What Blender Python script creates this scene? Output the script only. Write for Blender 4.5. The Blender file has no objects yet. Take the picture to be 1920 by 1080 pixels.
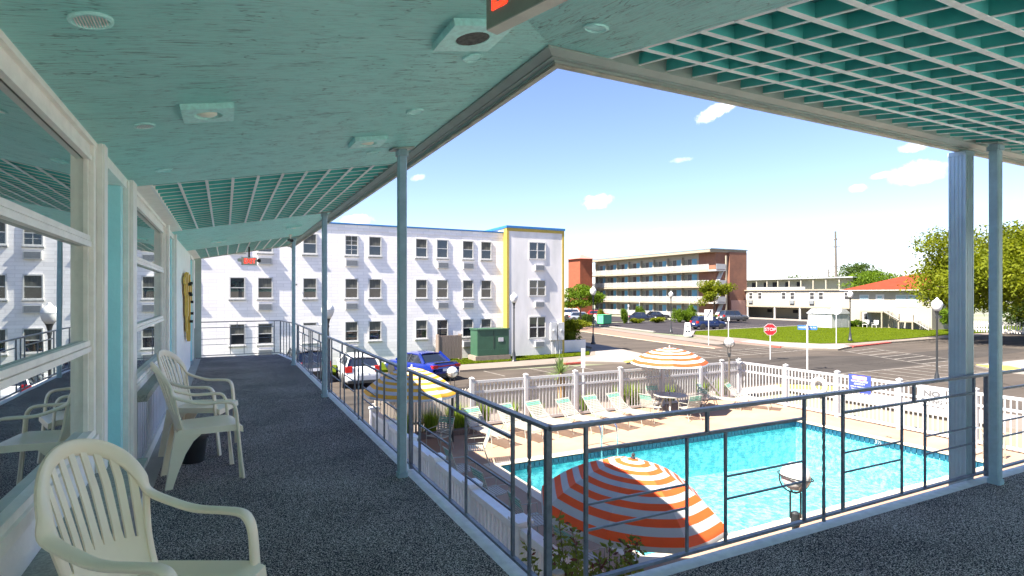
import bpy, math, random
from mathutils import Vector, Matrix
PI = math.pi
sin, cos, rad = math.sin, math.cos, math.radians
SC = bpy.context.scene
COL = SC.collection

# ------------------------------------------------------------------ camera
EYE = 1.65                       # eye height over the walkway; walkway floor is z = 0
cam_d = bpy.data.cameras.new('camera')
cam = bpy.data.objects.new('camera', cam_d)
COL.objects.link(cam)
cam.location = (0, 0, EYE)
cam.rotation_euler = (rad(90), 0, -math.atan(539 / 1063.7))
cam_d.sensor_width = 36
cam_d.lens = 1063.7 / 1920 * 36
cam_d.shift_y = 12 / 1920
cam_d.clip_start = 0.05
cam_d.clip_end = 3000
SC.camera = cam

# ------------------------------------------------------------------ sun and sky
SUN = Vector((1.0, 0.15, -1.3)).normalized()      # direction the light travels
sun_d = bpy.data.lights.new('sun', 'SUN')
sun_d.energy = 4.0
sun_d.angle = rad(0.53)
sun_d.color = (1.0, 0.93, 0.82)
sun = bpy.data.objects.new('sun', sun_d)
COL.objects.link(sun)
sun.rotation_euler = SUN.to_track_quat('-Z', 'Y').to_euler()
sun.location = (-20, -5, 30)

SC.view_settings.view_transform = 'Standard'
SC.view_settings.look = 'None'
SC.view_settings.gamma = 1
SC.view_settings.use_curve_mapping = False
SC.view_settings.exposure = 2.48
SC.cycles.max_bounces = 14
SC.cycles.diffuse_bounces = 8
SC.cycles.glossy_bounces = 5
SC.cycles.transparent_max_bounces = 12

W = bpy.data.worlds.new('World')
SC.world = W
W.use_nodes = True
nt = W.node_tree
nt.nodes.clear()
def wn(t, **k):
    n = nt.nodes.new(t)
    for a, b in k.items():
        setattr(n, a, b)
    return n
def wl(a, b):
    nt.links.new(a, b)
wo = wn('ShaderNodeOutputWorld')
bg = wn('ShaderNodeBackground')
bg.inputs['Strength'].default_value = 0.051
sky = wn('ShaderNodeTexSky', sky_type='NISHITA')
sky.sun_disc = False
sky.sun_elevation = math.asin(-SUN.z)
sky.sun_rotation = math.atan2(-SUN.x, -SUN.y)
sky.air_density = 1.0
sky.dust_density = 0.1
sky.ozone_density = 3.0
tc = wn('ShaderNodeTexCoord')
F_PX = 1063.7
TH = math.atan(539 / F_PX)
def sky_dir(az, el):
    return Vector((sin(az) * cos(el), cos(az) * cos(el), sin(el)))
# small fair-weather clouds: azimuth (deg, clockwise from +Y), elevation, half width, half height, tilt (deg)
CLOUDS = [(46.6, 16.9, 1.9, 0.55, 24, 1.0), (62.4, 9.9, 1.9, 0.8, 6, 1.0), (62.2, 12.0, 0.85, 0.4, 0, 1.0),
          (65.3, 12.0, 1.9, 0.36, -14, 1.0), (58.2, 9.1, 0.7, 0.3, 0, .9), (60.0, 10.0, 0.8, 0.25, 8, .7),
          (35.5, 9.2, 1.5, 0.65, 5, 1.0), (41.6, 5.9, 1.2, 0.5, 3, 1.0), (11.6, 7.2, 1.4, 0.5, 3, .9),
          (17.5, 11.5, 0.7, 0.3, 15, .5), (43.5, 12.8, 1.0, 0.22, 6, .35), (34.0, 5.6, 0.9, 0.25, 20, .4), (59.0, 5.6, 1.4, 0.4, 5, .3),
          (95, 14, 5, 1.8, 5, 1.0), (120, 22, 7, 2.4, -8, 1.0), (-40, 16, 6, 2, 6, 1.0), (-85, 24, 7, 2.6, 0, 1.0), (160, 18, 6, 2, 4, 1.0), (-140, 20, 8, 3, 0, 1.0)]
noise = wn('ShaderNodeTexNoise')
noise.inputs['Scale'].default_value = 60
noise.inputs['Detail'].default_value = 6
noise.inputs['Roughness'].default_value = 0.62
wl(tc.outputs['Generated'], noise.inputs['Vector'])
noff = wn('ShaderNodeMath', operation='SUBTRACT'); wl(noise.outputs['Fac'], noff.inputs[0]); noff.inputs[1].default_value = 0.5
nsc = wn('ShaderNodeMath', operation='MULTIPLY'); wl(noff.outputs[0], nsc.inputs[0]); nsc.inputs[1].default_value = 3.6
acc = None
for az, el, hw, hh, tilt, dens in CLOUDS:
    az, el = rad(az), rad(el)
    d = sky_dir(az, el)
    r = Vector((cos(az), -sin(az), 0)); u = r.cross(d)
    t = rad(tilt); r2 = r * cos(t) + u * sin(t); u2 = u * cos(t) - r * sin(t)
    r2 = r2 / sin(rad(hw)); u2 = u2 / sin(rad(hh))
    da = wn('ShaderNodeVectorMath', operation='DOT_PRODUCT'); wl(tc.outputs['Generated'], da.inputs[0]); da.inputs[1].default_value = r2
    db = wn('ShaderNodeVectorMath', operation='DOT_PRODUCT'); wl(tc.outputs['Generated'], db.inputs[0]); db.inputs[1].default_value = u2
    dc = wn('ShaderNodeVectorMath', operation='DOT_PRODUCT'); wl(tc.outputs['Generated'], dc.inputs[0]); dc.inputs[1].default_value = d
    a2 = wn('ShaderNodeMath', operation='POWER'); wl(da.outputs['Value'], a2.inputs[0]); a2.inputs[1].default_value = 2
    b2 = wn('ShaderNodeMath', operation='POWER'); wl(db.outputs['Value'], b2.inputs[0]); b2.inputs[1].default_value = 2
    s = wn('ShaderNodeMath', operation='ADD'); wl(a2.outputs[0], s.inputs[0]); wl(b2.outputs[0], s.inputs[1])
    s2 = wn('ShaderNodeMath', operation='ADD'); wl(s.outputs[0], s2.inputs[0]); wl(nsc.outputs[0], s2.inputs[1])
    mr = wn('ShaderNodeMapRange', interpolation_type='SMOOTHSTEP'); wl(s2.outputs[0], mr.inputs['Value'])
    mr.inputs['From Min'].default_value = 1.6; mr.inputs['From Max'].default_value = 0.1
    mr.inputs['To Max'].default_value = dens
    gt = wn('ShaderNodeMath', operation='GREATER_THAN'); wl(dc.outputs['Value'], gt.inputs[0]); gt.inputs[1].default_value = 0.5
    m = wn('ShaderNodeMath', operation='MULTIPLY'); wl(mr.outputs['Result'], m.inputs[0]); wl(gt.outputs[0], m.inputs[1])
    if acc is None:
        acc = m
    else:
        mx = wn('ShaderNodeMath', operation='MAXIMUM'); wl(acc.outputs[0], mx.inputs[0]); wl(m.outputs[0], mx.inputs[1]); acc = mx
tint = wn('ShaderNodeMix', data_type='RGBA', blend_type='MULTIPLY')
tint.inputs['Factor'].default_value = 1
tint.inputs['B'].default_value = (0.90, 0.845, 1.0, 1)
wl(sky.outputs['Color'], tint.inputs['A'])
cmix = wn('ShaderNodeMix', data_type='RGBA')
cmix.inputs['B'].default_value = (6.2, 6.3, 6.5, 1)
wl(acc.outputs[0], cmix.inputs['Factor'])
wl(tint.outputs['Result'], cmix.inputs['A'])
wl(cmix.outputs['Result'], bg.inputs['Color'])
wl(bg.outputs[0], wo.inputs[0])

# ------------------------------------------------------------------ materials
MATS = {}
def mat(name, col, rough=0.6, metal=0.0, var=0.12, vscale=6.0, bump=0.0, bscale=40.0, col2=None, spec=None, emit=None, trans=None, stretch=None, coat=0.0, detail=5):
    """principled material whose colour wanders between col and col2 (or darker / lighter col) over a noise"""
    if name in MATS:
        return MATS[name]
    m = bpy.data.materials.new(name); m.use_nodes = True
    t = m.node_tree; p = t.nodes['Principled BSDF']
    p.inputs['Roughness'].default_value = rough
    p.inputs['Metallic'].default_value = metal
    if coat: p.inputs['Coat Weight'].default_value = coat
    if spec is not None: p.inputs['Specular IOR Level'].default_value = spec
    if trans: p.inputs['Transmission Weight'].default_value = trans
    tcn = t.nodes.new('ShaderNodeTexCoord'); vec = tcn.outputs['Object']
    if stretch:
        mp = t.nodes.new('ShaderNodeMapping'); mp.inputs['Scale'].default_value = stretch
        t.links.new(vec, mp.inputs['Vector']); vec = mp.outputs['Vector']
    a = col2 if col2 else tuple(c * (1 - var) for c in col)
    b = col if col2 else tuple(min(1, c * (1 + var)) for c in col)
    n = t.nodes.new('ShaderNodeTexNoise'); n.inputs['Scale'].default_value = vscale; n.inputs['Detail'].default_value = detail
    n.inputs['Roughness'].default_value = 0.6
    t.links.new(vec, n.inputs['Vector'])
    r = t.nodes.new('ShaderNodeValToRGB')
    r.color_ramp.elements[0].position = 0.33; r.color_ramp.elements[1].position = 0.67
    r.color_ramp.elements[0].color = (*a, 1); r.color_ramp.elements[1].color = (*b, 1)
    t.links.new(n.outputs['Fac'], r.inputs['Fac']); t.links.new(r.outputs['Color'], p.inputs['Base Color'])
    if bump:
        nb = t.nodes.new('ShaderNodeTexNoise'); nb.inputs['Scale'].default_value = bscale; nb.inputs['Detail'].default_value = 4
        t.links.new(vec, nb.inputs['Vector'])
        bp = t.nodes.new('ShaderNodeBump'); bp.inputs['Strength'].default_value = bump; bp.inputs['Distance'].default_value = 0.02
        t.links.new(nb.outputs['Fac'], bp.inputs['Height']); t.links.new(bp.outputs['Normal'], p.inputs['Normal'])
    if emit:
        p.inputs['Emission Color'].default_value = (*emit[0], 1); p.inputs['Emission Strength'].default_value = emit[1]
    MATS[name] = m
    return m

def nd(m, t, **k):
    n = m.node_tree.nodes.new(t)
    for a, b in k.items(): setattr(n, a, b)
    return n
def lk(m, a, b): m.node_tree.links.new(a, b)

def soffit_mat(name, streak):
    """painted rough-sawn plywood: long wandering cracks along one axis"""
    m = mat(name, (0.47, 0.97, 0.92), 0.42, col2=(0.39, 0.94, 0.88), vscale=1.3)
    p = m.node_tree.nodes['Principled BSDF']; ramp = m.node_tree.nodes['Color Ramp']
    tcn = m.node_tree.nodes['Texture Coordinate']
    mp = nd(m, 'ShaderNodeMapping'); mp.inputs['Scale'].default_value = streak
    lk(m, tcn.outputs['Object'], mp.inputs['Vector'])
    outs = []
    for sc, w, dist, rep in ((1.5, 0.050, 0.5, 9.0), (2.8, 0.065, 0.5, 8.0), (9.0, 0.05, 0.6, 1.0)):
        n = nd(m, 'ShaderNodeTexNoise'); n.inputs['Scale'].default_value = sc; n.inputs['Detail'].default_value = 4
        n.inputs['Distortion'].default_value = dist; n.inputs['Roughness'].default_value = 0.5
        lk(m, mp.outputs['Vector'], n.inputs['Vector'])
        mu = nd(m, 'ShaderNodeMath', operation='MULTIPLY'); lk(m, n.outputs['Fac'], mu.inputs[0]); mu.inputs[1].default_value = rep
        fr = nd(m, 'ShaderNodeMath', operation='FRACT'); lk(m, mu.outputs[0], fr.inputs[0])
        s = nd(m, 'ShaderNodeMath', operation='SUBTRACT'); lk(m, fr.outputs[0], s.inputs[0]); s.inputs[1].default_value = 0.5
        ab = nd(m, 'ShaderNodeMath', operation='ABSOLUTE'); lk(m, s.outputs[0], ab.inputs[0])
        mr = nd(m, 'ShaderNodeMapRange'); lk(m, ab.outputs[0], mr.inputs['Value'])
        mr.inputs['From Min'].default_value = 0; mr.inputs['From Max'].default_value = w
        mr.inputs['To Min'].default_value = 1; mr.inputs['To Max'].default_value = 0
        outs.append(mr.outputs['Result'])
    # patches where the cracks show
    pn = nd(m, 'ShaderNodeTexNoise'); pn.inputs['Scale'].default_value = 7.0; pn.inputs['Detail'].default_value = 3
    lk(m, tcn.outputs['Object'], pn.inputs['Vector'])
    pm = nd(m, 'ShaderNodeMapRange'); lk(m, pn.outputs['Fac'], pm.inputs['Value'])
    pm.inputs['From Min'].default_value = 0.40; pm.inputs['From Max'].default_value = 0.54
    mx = nd(m, 'ShaderNodeMath', operation='MAXIMUM'); lk(m, outs[0], mx.inputs[0]); lk(m, outs[1], mx.inputs[1])
    mx2 = nd(m, 'ShaderNodeMath', operation='MULTIPLY'); lk(m, mx.outputs[0], mx2.inputs[0]); lk(m, pm.outputs['Result'], mx2.inputs[1])
    m3 = nd(m, 'ShaderNodeMath', operation='MULTIPLY'); lk(m, outs[2], m3.inputs[0]); m3.inputs[1].default_value = 0.22
    crack = nd(m, 'ShaderNodeMath', operation='MAXIMUM'); lk(m, mx2.outputs[0], crack.inputs[0]); lk(m, m3.outputs[0], crack.inputs[1])
    fine = nd(m, 'ShaderNodeTexNoise'); fine.inputs['Scale'].default_value = 60; fine.inputs['Detail'].default_value = 6; fine.inputs['Roughness'].default_value = .7
    lk(m, mp.outputs['Vector'], fine.inputs['Vector'])
    h = nd(m, 'ShaderNodeMath', operation='SUBTRACT'); lk(m, fine.outputs['Fac'], h.inputs[0]); lk(m, crack.outputs[0], h.inputs[1])
    bp = nd(m, 'ShaderNodeBump'); bp.inputs['Strength'].default_value = 1.0; bp.inputs['Distance'].default_value = 0.012
    lk(m, h.outputs[0], bp.inputs['Height']); lk(m, bp.outputs['Normal'], p.inputs['Normal'])
    mixc = nd(m, 'ShaderNodeMix', data_type='RGBA'); mixc.inputs['B'].default_value = (0.05, 0.22, 0.22, 1)
    f = nd(m, 'ShaderNodeMath', operation='MULTIPLY'); lk(m, crack.outputs[0], f.inputs[0]); f.inputs[1].default_value = 0.75
    lk(m, f.outputs[0], mixc.inputs['Factor']); lk(m, ramp.outputs['Color'], mixc.inputs['A'])
    # worn, paler streaks
    pale = nd(m, 'ShaderNodeMix', data_type='RGBA'); pale.inputs['B'].default_value = (0.70, 0.97, 0.94, 1)
    pr = nd(m, 'ShaderNodeMapRange'); lk(m, fine.outputs['Fac'], pr.inputs['Value'])
    pr.inputs['From Min'].default_value = 0.5; pr.inputs['From Max'].default_value = 0.75; pr.inputs['To Max'].default_value = 0.7
    lk(m, pr.outputs['Result'], pale.inputs['Factor']); lk(m, mixc.outputs['Result'], pale.inputs['A'])
    lk(m, pale.outputs['Result'], p.inputs['Base Color'])
    return m

def carpet_mat():
    m = mat('carpet', (0.03, 0.035, 0.05), 0.95, spec=0.1)
    p = m.node_tree.nodes['Principled BSDF']; tcn = m.node_tree.nodes['Texture Coordinate']; t = m.node_tree
    n = nd(m, 'ShaderNodeTexNoise'); n.inputs['Scale'].default_value = 125; n.inputs['Detail'].default_value = 2; n.inputs['Roughness'].default_value = 0.8
    lk(m, tcn.outputs['Object'], n.inputs['Vector'])
    n2 = nd(m, 'ShaderNodeTexNoise'); n2.inputs['Scale'].default_value = 1.1; n2.inputs['Detail'].default_value = 6
    lk(m, tcn.outputs['Object'], n2.inputs['Vector'])
    ad = nd(m, 'ShaderNodeMath', operation='MULTIPLY_ADD'); lk(m, n2.outputs['Fac'], ad.inputs[0]); ad.inputs[1].default_value = 0.11; lk(m, n.outputs['Fac'], ad.inputs[2])
    r = nd(m, 'ShaderNodeValToRGB'); e = r.color_ramp.elements
    e[0].position = 0.465; e[0].color = (0.012, 0.012, 0.015, 1); e[1].position = 0.665; e[1].color = (0.80, 0.69, 0.63, 1)
    k = e.new(0.565); k.color = (0.105, 0.088, 0.082, 1)
    lk(m, ad.outputs[0], r.inputs['Fac']); lk(m, r.outputs['Color'], p.inputs['Base Color'])
    b = nd(m, 'ShaderNodeBump'); b.inputs['Strength'].default_value = 0.8; b.inputs['Distance'].default_value = 0.006
    lk(m, n.outputs['Fac'], b.inputs['Height']); lk(m, b.outputs['Normal'], p.inputs['Normal'])
    return m

def mirror_glass(name, dark, refl, fac, grime=0.0):
    """reflective tinted window glass over a dark room"""
    m = bpy.data.materials.new(name); m.use_nodes = True; t = m.node_tree; t.nodes.clear()
    o = t.nodes.new('ShaderNodeOutputMaterial'); mx = t.nodes.new('ShaderNodeMixShader')
    d = t.nodes.new('ShaderNodeBsdfDiffuse'); g = t.nodes.new('ShaderNodeBsdfGlossy'); lw = t.nodes.new('ShaderNodeLayerWeight')
    d.inputs['Color'].default_value = (*dark, 1); g.inputs['Color'].default_value = (*refl, 1); g.inputs['Roughness'].default_value = 0.004
    lw.inputs['Blend'].default_value = 0.35
    mr = t.nodes.new('ShaderNodeMapRange'); mr.inputs['To Min'].default_value = fac; mr.inputs['To Max'].default_value = 0.98
    t.links.new(lw.outputs['Fresnel'], mr.inputs['Value']); t.links.new(mr.outputs['Result'], mx.inputs['Fac'])
    tcn = t.nodes.new('ShaderNodeTexCoord'); n = t.nodes.new('ShaderNodeTexNoise'); n.inputs['Scale'].default_value = 1.1
    t.links.new(tcn.outputs['Object'], n.inputs['Vector'])
    b = t.nodes.new('ShaderNodeBump'); b.inputs['Strength'].default_value = 0.06; b.inputs['Distance'].default_value = 0.01
    t.links.new(n.outputs['Fac'], b.inputs['Height']); t.links.new(b.outputs['Normal'], g.inputs['Normal'])
    t.links.new(d.outputs[0], mx.inputs[1]); t.links.new(g.outputs[0], mx.inputs[2]); t.links.new(mx.outputs[0], o.inputs[0])
    MATS[name] = m
    return m

def water_mat():
    m = bpy.data.materials.new('water'); m.use_nodes = True; t = m.node_tree; t.nodes.clear()
    o = t.nodes.new('ShaderNodeOutputMaterial'); mx = t.nodes.new('ShaderNodeMixShader')
    tr = t.nodes.new('ShaderNodeBsdfTransparent'); tr.inputs['Color'].default_value = (0.80, 0.975, 0.99, 1)
    g = t.nodes.new('ShaderNodeBsdfGlossy'); g.inputs['Roughness'].default_value = 0.02
    fr = t.nodes.new('ShaderNodeFresnel'); fr.inputs['IOR'].default_value = 1.33
    tcn = t.nodes.new('ShaderNodeTexCoord')
    n = t.nodes.new('ShaderNodeTexNoise'); n.inputs['Scale'].default_value = 3.5; n.inputs['Detail'].default_value = 3; n.inputs['Distortion'].default_value = 0.8
    n2 = t.nodes.new('ShaderNodeTexNoise'); n2.inputs['Scale'].default_value = 17; n2.inputs['Detail'].default_value = 2
    t.links.new(tcn.outputs['Object'], n.inputs['Vector']); t.links.new(tcn.outputs['Object'], n2.inputs['Vector'])
    ad = t.nodes.new('ShaderNodeMath'); ad.operation = 'MULTIPLY_ADD'; ad.inputs[1].default_value = 0.45
    t.links.new(n2.outputs['Fac'], ad.inputs[0]); t.links.new(n.outputs['Fac'], ad.inputs[2])
    b = t.nodes.new('ShaderNodeBump'); b.inputs['Strength'].default_value = 0.6; b.inputs['Distance'].default_value = 0.08
    t.links.new(ad.outputs[0], b.inputs['Height'])
    t.links.new(b.outputs['Normal'], g.inputs['Normal']); t.links.new(b.outputs['Normal'], fr.inputs['Normal'])
    t.links.new(fr.outputs[0], mx.inputs['Fac']); t.links.new(tr.outputs[0], mx.inputs[1]); t.links.new(g.outputs[0], mx.inputs[2])
    t.links.new(mx.outputs[0], o.inputs[0])
    MATS['water'] = m
    return m

def leaf_mat(name, c1, c2):
    m = mat(name, c1, 0.55, col2=c2, vscale=1.4, spec=0.08)
    t = m.node_tree; p = t.nodes['Principled BSDF']; ramp = t.nodes['Color Ramp']
    o = t.nodes['Material Output']; tl = t.nodes.new('ShaderNodeBsdfTranslucent'); mx = t.nodes.new('ShaderNodeMixShader'); mx.inputs['Fac'].default_value = 0.38
    hs = t.nodes.new('ShaderNodeHueSaturation'); hs.inputs['Value'].default_value = 1.5; hs.inputs['Saturation'].default_value = 1.1
    t.links.new(ramp.outputs['Color'], hs.inputs['Color']); t.links.new(hs.outputs['Color'], tl.inputs['Color'])
    t.links.new(p.outputs[0], mx.inputs[1]); t.links.new(tl.outputs[0], mx.inputs[2]); t.links.new(mx.outputs[0], o.inputs[0])
    return m

def block_mat(name, base, alt, bw, bh, wall=True, mortar=0.006, mcol=None, depth=0.5):
    """painted block / brick wall too far to tell its blocks apart; faint courses"""
    m = mat(name, base, 0.8, col2=alt, vscale=0.7)
    t = m.node_tree; p = t.nodes['Principled BSDF']; ramp = t.nodes['Color Ramp']; tcn = t.nodes['Texture Coordinate']
    sx = t.nodes.new('ShaderNodeSeparateXYZ'); t.links.new(tcn.outputs['Object'], sx.inputs[0])
    ad = t.nodes.new('ShaderNodeMath'); ad.operation = 'ADD'; t.links.new(sx.outputs['X'], ad.inputs[0]); t.links.new(sx.outputs['Y'], ad.inputs[1])
    cb = t.nodes.new('ShaderNodeCombineXYZ'); t.links.new(ad.outputs[0], cb.inputs['X']); t.links.new(sx.outputs['Z'], cb.inputs['Y'])
    br = t.nodes.new('ShaderNodeTexBrick'); t.links.new(cb.outputs[0], br.inputs['Vector'])
    br.inputs['Scale'].default_value = 1; br.inputs['Brick Width'].default_value = bw; br.inputs['Row Height'].default_value = bh
    br.inputs['Mortar Size'].default_value = mortar; br.inputs['Color1'].default_value = (1, 1, 1, 1); br.inputs['Color2'].default_value = (.86, .86, .86, 1)
    mc = mcol or (0.80, 0.80, 0.80)
    br.inputs['Mortar'].default_value = (*mc, 1)
    mul = t.nodes.new('ShaderNodeMix'); mul.data_type = 'RGBA'; mul.blend_type = 'MULTIPLY'; mul.inputs['Factor'].default_value = depth
    t.links.new(ramp.outputs['Color'], mul.inputs['A']); t.links.new(br.outputs['Color'], mul.inputs['B']); t.links.new(mul.outputs['Result'], p.inputs['Base Color'])
    b = t.nodes.new('ShaderNodeBump'); b.inputs['Strength'].default_value = 0.4; b.inputs['Distance'].default_value = 0.01
    n = t.nodes.new('ShaderNodeTexNoise'); n.inputs['Scale'].default_value = 12; t.links.new(tcn.outputs['Object'], n.inputs['Vector'])
    a2 = t.nodes.new('ShaderNodeMath'); a2.operation = 'SUBTRACT'; t.links.new(n.outputs['Fac'], a2.inputs[0]); t.links.new(br.outputs['Fac'], a2.inputs[1])
    t.links.new(a2.outputs[0], b.inputs['Height']); t.links.new(b.outputs['Normal'], p.inputs['Normal'])
    return m

M_white = mat('white_paint', (0.92, 0.89, 0.83), 0.45, var=0.05, bump=0.1, bscale=30)
M_trimw = mat('window_trim_paint', (0.94, 0.90, 0.83), 0.4, var=0.06, vscale=9, bump=0.25, bscale=18)
M_wallw = mat('white_wall', (0.93, 0.91, 0.87), 0.7, var=0.04, bump=0.15, bscale=60)
M_teal_door = mat('teal_door_paint', (0.48, 0.84, 0.86), 0.45, var=0.05, vscale=3, bump=0.1)
M_sage = mat('sage_trim', (0.42, 0.48, 0.42), 0.6, var=0.08)
M_sofL = soffit_mat('soffit_left', (0.5, 5.0, 1.0))
M_sofR = soffit_mat('soffit_right', (5.0, 0.5, 1.0))
M_teal = mat('lattice_teal', (0.12, 0.60, 0.56), 0.6, var=0.12, vscale=2)
M_mint = mat('lattice_edge', (0.95, 0.97, 0.95), 0.6, var=0.1, vscale=25)
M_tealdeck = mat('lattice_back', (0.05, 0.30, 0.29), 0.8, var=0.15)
M_beige = mat('eave_back', (0.80, 0.75, 0.67), 0.7, var=0.08)
M_fascia = mat('fascia_grey', (0.36, 0.42, 0.39), 0.45, var=0.10, vscale=4)
M_drip = mat('drip_edge', (0.62, 0.57, 0.47), 0.6, col2=(0.34, 0.31, 0.27), vscale=5, bump=0.3)
M_post = mat('post_paint', (0.33, 0.46, 0.52), 0.38, var=0.09, vscale=14, bump=0.12)
M_rail = mat('rail_paint', (0.16, 0.18, 0.22), 0.32, var=0.2, vscale=20, bump=0.15, bscale=60)
M_alu = mat('fluted_metal', (0.44, 0.54, 0.60), 0.3, metal=0.2, var=0.06)
M_carpet = carpet_mat()
M_edge = mat('walkway_edge', (0.84, 0.82, 0.80), 0.6, var=0.10, vscale=12, bump=0.2)
M_conc = mat('concrete', (0.42, 0.40, 0.37), 0.85, var=0.12, vscale=3, bump=0.3, bscale=50)
M_plastic = mat('resin_plastic', (0.97, 0.85, 0.64), 0.34, col2=(0.92, 0.79, 0.59), vscale=3, bump=0.03, bscale=90)
M_stone = mat('sill_stone', (0.40, 0.43, 0.38), 0.5, col2=(0.20, 0.23, 0.20), vscale=70)
M_stile = mat('planter_tile', (0.30, 0.30, 0.28), 0.5, col2=(0.20, 0.20, 0.19), vscale=8, bump=0.3)
M_grout = mat('grout', (0.70, 0.70, 0.66), 0.8)
M_siding = mat('white_siding', (0.70, 0.72, 0.76), 0.5, col2=(0.55, 0.57, 0.62), vscale=4)
M_glassL = mirror_glass('window_glass', (0.03, 0.045, 0.045), (0.86, 0.92, 0.91), 0.62)
M_glass = mirror_glass('far_glass', (0.02, 0.022, 0.025), (0.8, 0.85, 0.9), 0.05)
M_carglass = mirror_glass('car_glass', (0.012, 0.015, 0.02), (0.8, 0.85, 0.9), 0.08)
M_lens = mat('globe_glass', (0.60, 0.59, 0.57), 0.22, var=0.02, spec=0.5)
M_bulb = mat('lamp_lens', (0.95, 0.90, 0.74), 0.35)
M_black = mat('black_metal', (0.022, 0.024, 0.026), 0.4, var=0.15)
M_dark = mat('dark_void', (0.02, 0.02, 0.022), 0.8)
M_red = mat('exit_red', (0.75, 0.03, 0.02), 0.5, emit=((0.9, 0.03, 0.01), 0.6))
M_signgrey = mat('exit_case', (0.27, 0.31, 0.26), 0.5)
M_cream = mat('cream_plastic', (0.66, 0.62, 0.54), 0.5)
M_deck = mat('pool_deck', (0.36, 0.24, 0.165), 0.9, spec=.12, col2=(0.29, 0.19, 0.13), vscale=0.9, bump=0.2, bscale=30)
M_coping = mat('pool_coping', (0.52, 0.43, 0.32), 0.7, var=0.06, vscale=3)
M_tile = mat('pool_tile', (0.015, 0.075, 0.12), 0.15, col2=(0.008, 0.04, 0.075), vscale=5)
M_basin = mat('pool_plaster_ripple_light', (0.30, 0.66, 0.66), 0.7, col2=(0.11, 0.42, 0.46), vscale=6, detail=10)  # bright mottling painted into the plaster colour, imitating sunlight rippled by the water
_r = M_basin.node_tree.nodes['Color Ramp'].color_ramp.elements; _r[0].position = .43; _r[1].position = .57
M_water = water_mat()
M_road = mat('asphalt', (0.082, 0.068, 0.057), 0.95, spec=.08, col2=(0.064, 0.054, 0.046), vscale=0.35, bump=0.25, bscale=20)
M_road2 = mat('asphalt_patch', (0.055, 0.048, 0.043), 0.95, spec=.08, col2=(0.044, 0.039, 0.035), vscale=0.5, bump=0.25, bscale=20)
M_lot = mat('lot_asphalt', (0.040, 0.036, 0.040), 0.95, spec=.08, var=0.15, vscale=0.4)
def wear_road(m, amt):
    t = m.node_tree; p = t.nodes['Principled BSDF']; ramp = t.nodes['Color Ramp']; tcn = t.nodes['Texture Coordinate']
    w = nd(m, 'ShaderNodeTexNoise'); w.inputs['Scale'].default_value = 0.9; w.inputs['Detail'].default_value = 4; lk(m, tcn.outputs['Object'], w.inputs['Vector'])
    av = nd(m, 'ShaderNodeVectorMath', operation='MULTIPLY_ADD'); lk(m, w.outputs['Color'], av.inputs[0]); av.inputs[1].default_value = (2.2, 2.2, 0); lk(m, tcn.outputs['Object'], av.inputs[2])
    v = nd(m, 'ShaderNodeTexVoronoi', feature='DISTANCE_TO_EDGE'); v.inputs['Scale'].default_value = 0.16; lk(m, av.outputs[0], v.inputs['Vector'])
    mr = nd(m, 'ShaderNodeMapRange'); lk(m, v.outputs['Distance'], mr.inputs['Value']); mr.inputs['From Max'].default_value = 0.012; mr.inputs['To Min'].default_value = 1 - amt
    mp = nd(m, 'ShaderNodeMapping'); mp.inputs['Scale'].default_value = (0.06, 1.1, 1); lk(m, tcn.outputs['Object'], mp.inputs['Vector'])
    s = nd(m, 'ShaderNodeTexNoise'); s.inputs['Scale'].default_value = 1.0; s.inputs['Detail'].default_value = 5; lk(m, mp.outputs[0], s.inputs['Vector'])
    sr = nd(m, 'ShaderNodeMapRange'); lk(m, s.outputs['Fac'], sr.inputs['Value']); sr.inputs['From Min'].default_value = .3; sr.inputs['From Max'].default_value = .7; sr.inputs['To Min'].default_value = .78; sr.inputs['To Max'].default_value = 1.15
    mu = nd(m, 'ShaderNodeMath', operation='MULTIPLY'); lk(m, mr.outputs[0], mu.inputs[0]); lk(m, sr.outputs[0], mu.inputs[1])
    sc = nd(m, 'ShaderNodeVectorMath', operation='SCALE'); lk(m, ramp.outputs['Color'], sc.inputs[0]); lk(m, mu.outputs[0], sc.inputs['Scale']); lk(m, sc.outputs[0], p.inputs['Base Color'])
wear_road(M_road, .45); wear_road(M_road2, .35); wear_road(M_lot, .3)
M_walk = mat('sidewalk', (0.165, 0.135, 0.11), 0.85, var=0.10, vscale=0.8, bump=0.15)
M_walkw = mat('new_sidewalk', (0.235, 0.21, 0.188), 0.8, var=0.06, vscale=0.8)
M_salmon = mat('salmon_paving', (0.20, 0.115, 0.08), 0.85, var=0.10, vscale=0.6)
M_mark = mat('road_paint', (0.24, 0.215, 0.185), 0.8, col2=(0.10, 0.088, 0.076), vscale=5)
M_markc = mat('road_cream', (0.55, 0.44, 0.30), 0.7, var=0.1)
M_redk = mat('red_kerb_paint', (0.42, 0.07, 0.05), 0.7, var=0.2)
M_yel = mat('yellow_paint', (0.78, 0.56, 0.05), 0.7, var=0.12)
M_lawn = mat('lawn', (0.062, 0.085, 0.004), 0.95, spec=0.03, col2=(0.046, 0.068, 0.003), vscale=0.6, bump=0.8, bscale=30)
M_ground = mat('soil', (0.20, 0.19, 0.15), 0.9, col2=(0.13, 0.15, 0.08), vscale=0.05)
M_wblock = block_mat('white_block', (0.90, 0.85, 0.82), (0.84, 0.79, 0.77), 0.8, 0.2, depth=.8, mcol=(.72, .72, .72), mortar=.012)
M_stucco = mat('white_stucco', (0.74, 0.70, 0.68), 0.85, col2=(0.56, 0.54, 0.52), vscale=0.8, bump=0.15, stretch=(1, 1, 0.3))
M_wyel = mat('yellow_trim', (0.42, 0.30, 0.05), 0.6, var=0.08)
M_blue = mat('blue_coping', (0.02, 0.14, 0.36), 0.5, var=0.1)
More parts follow.
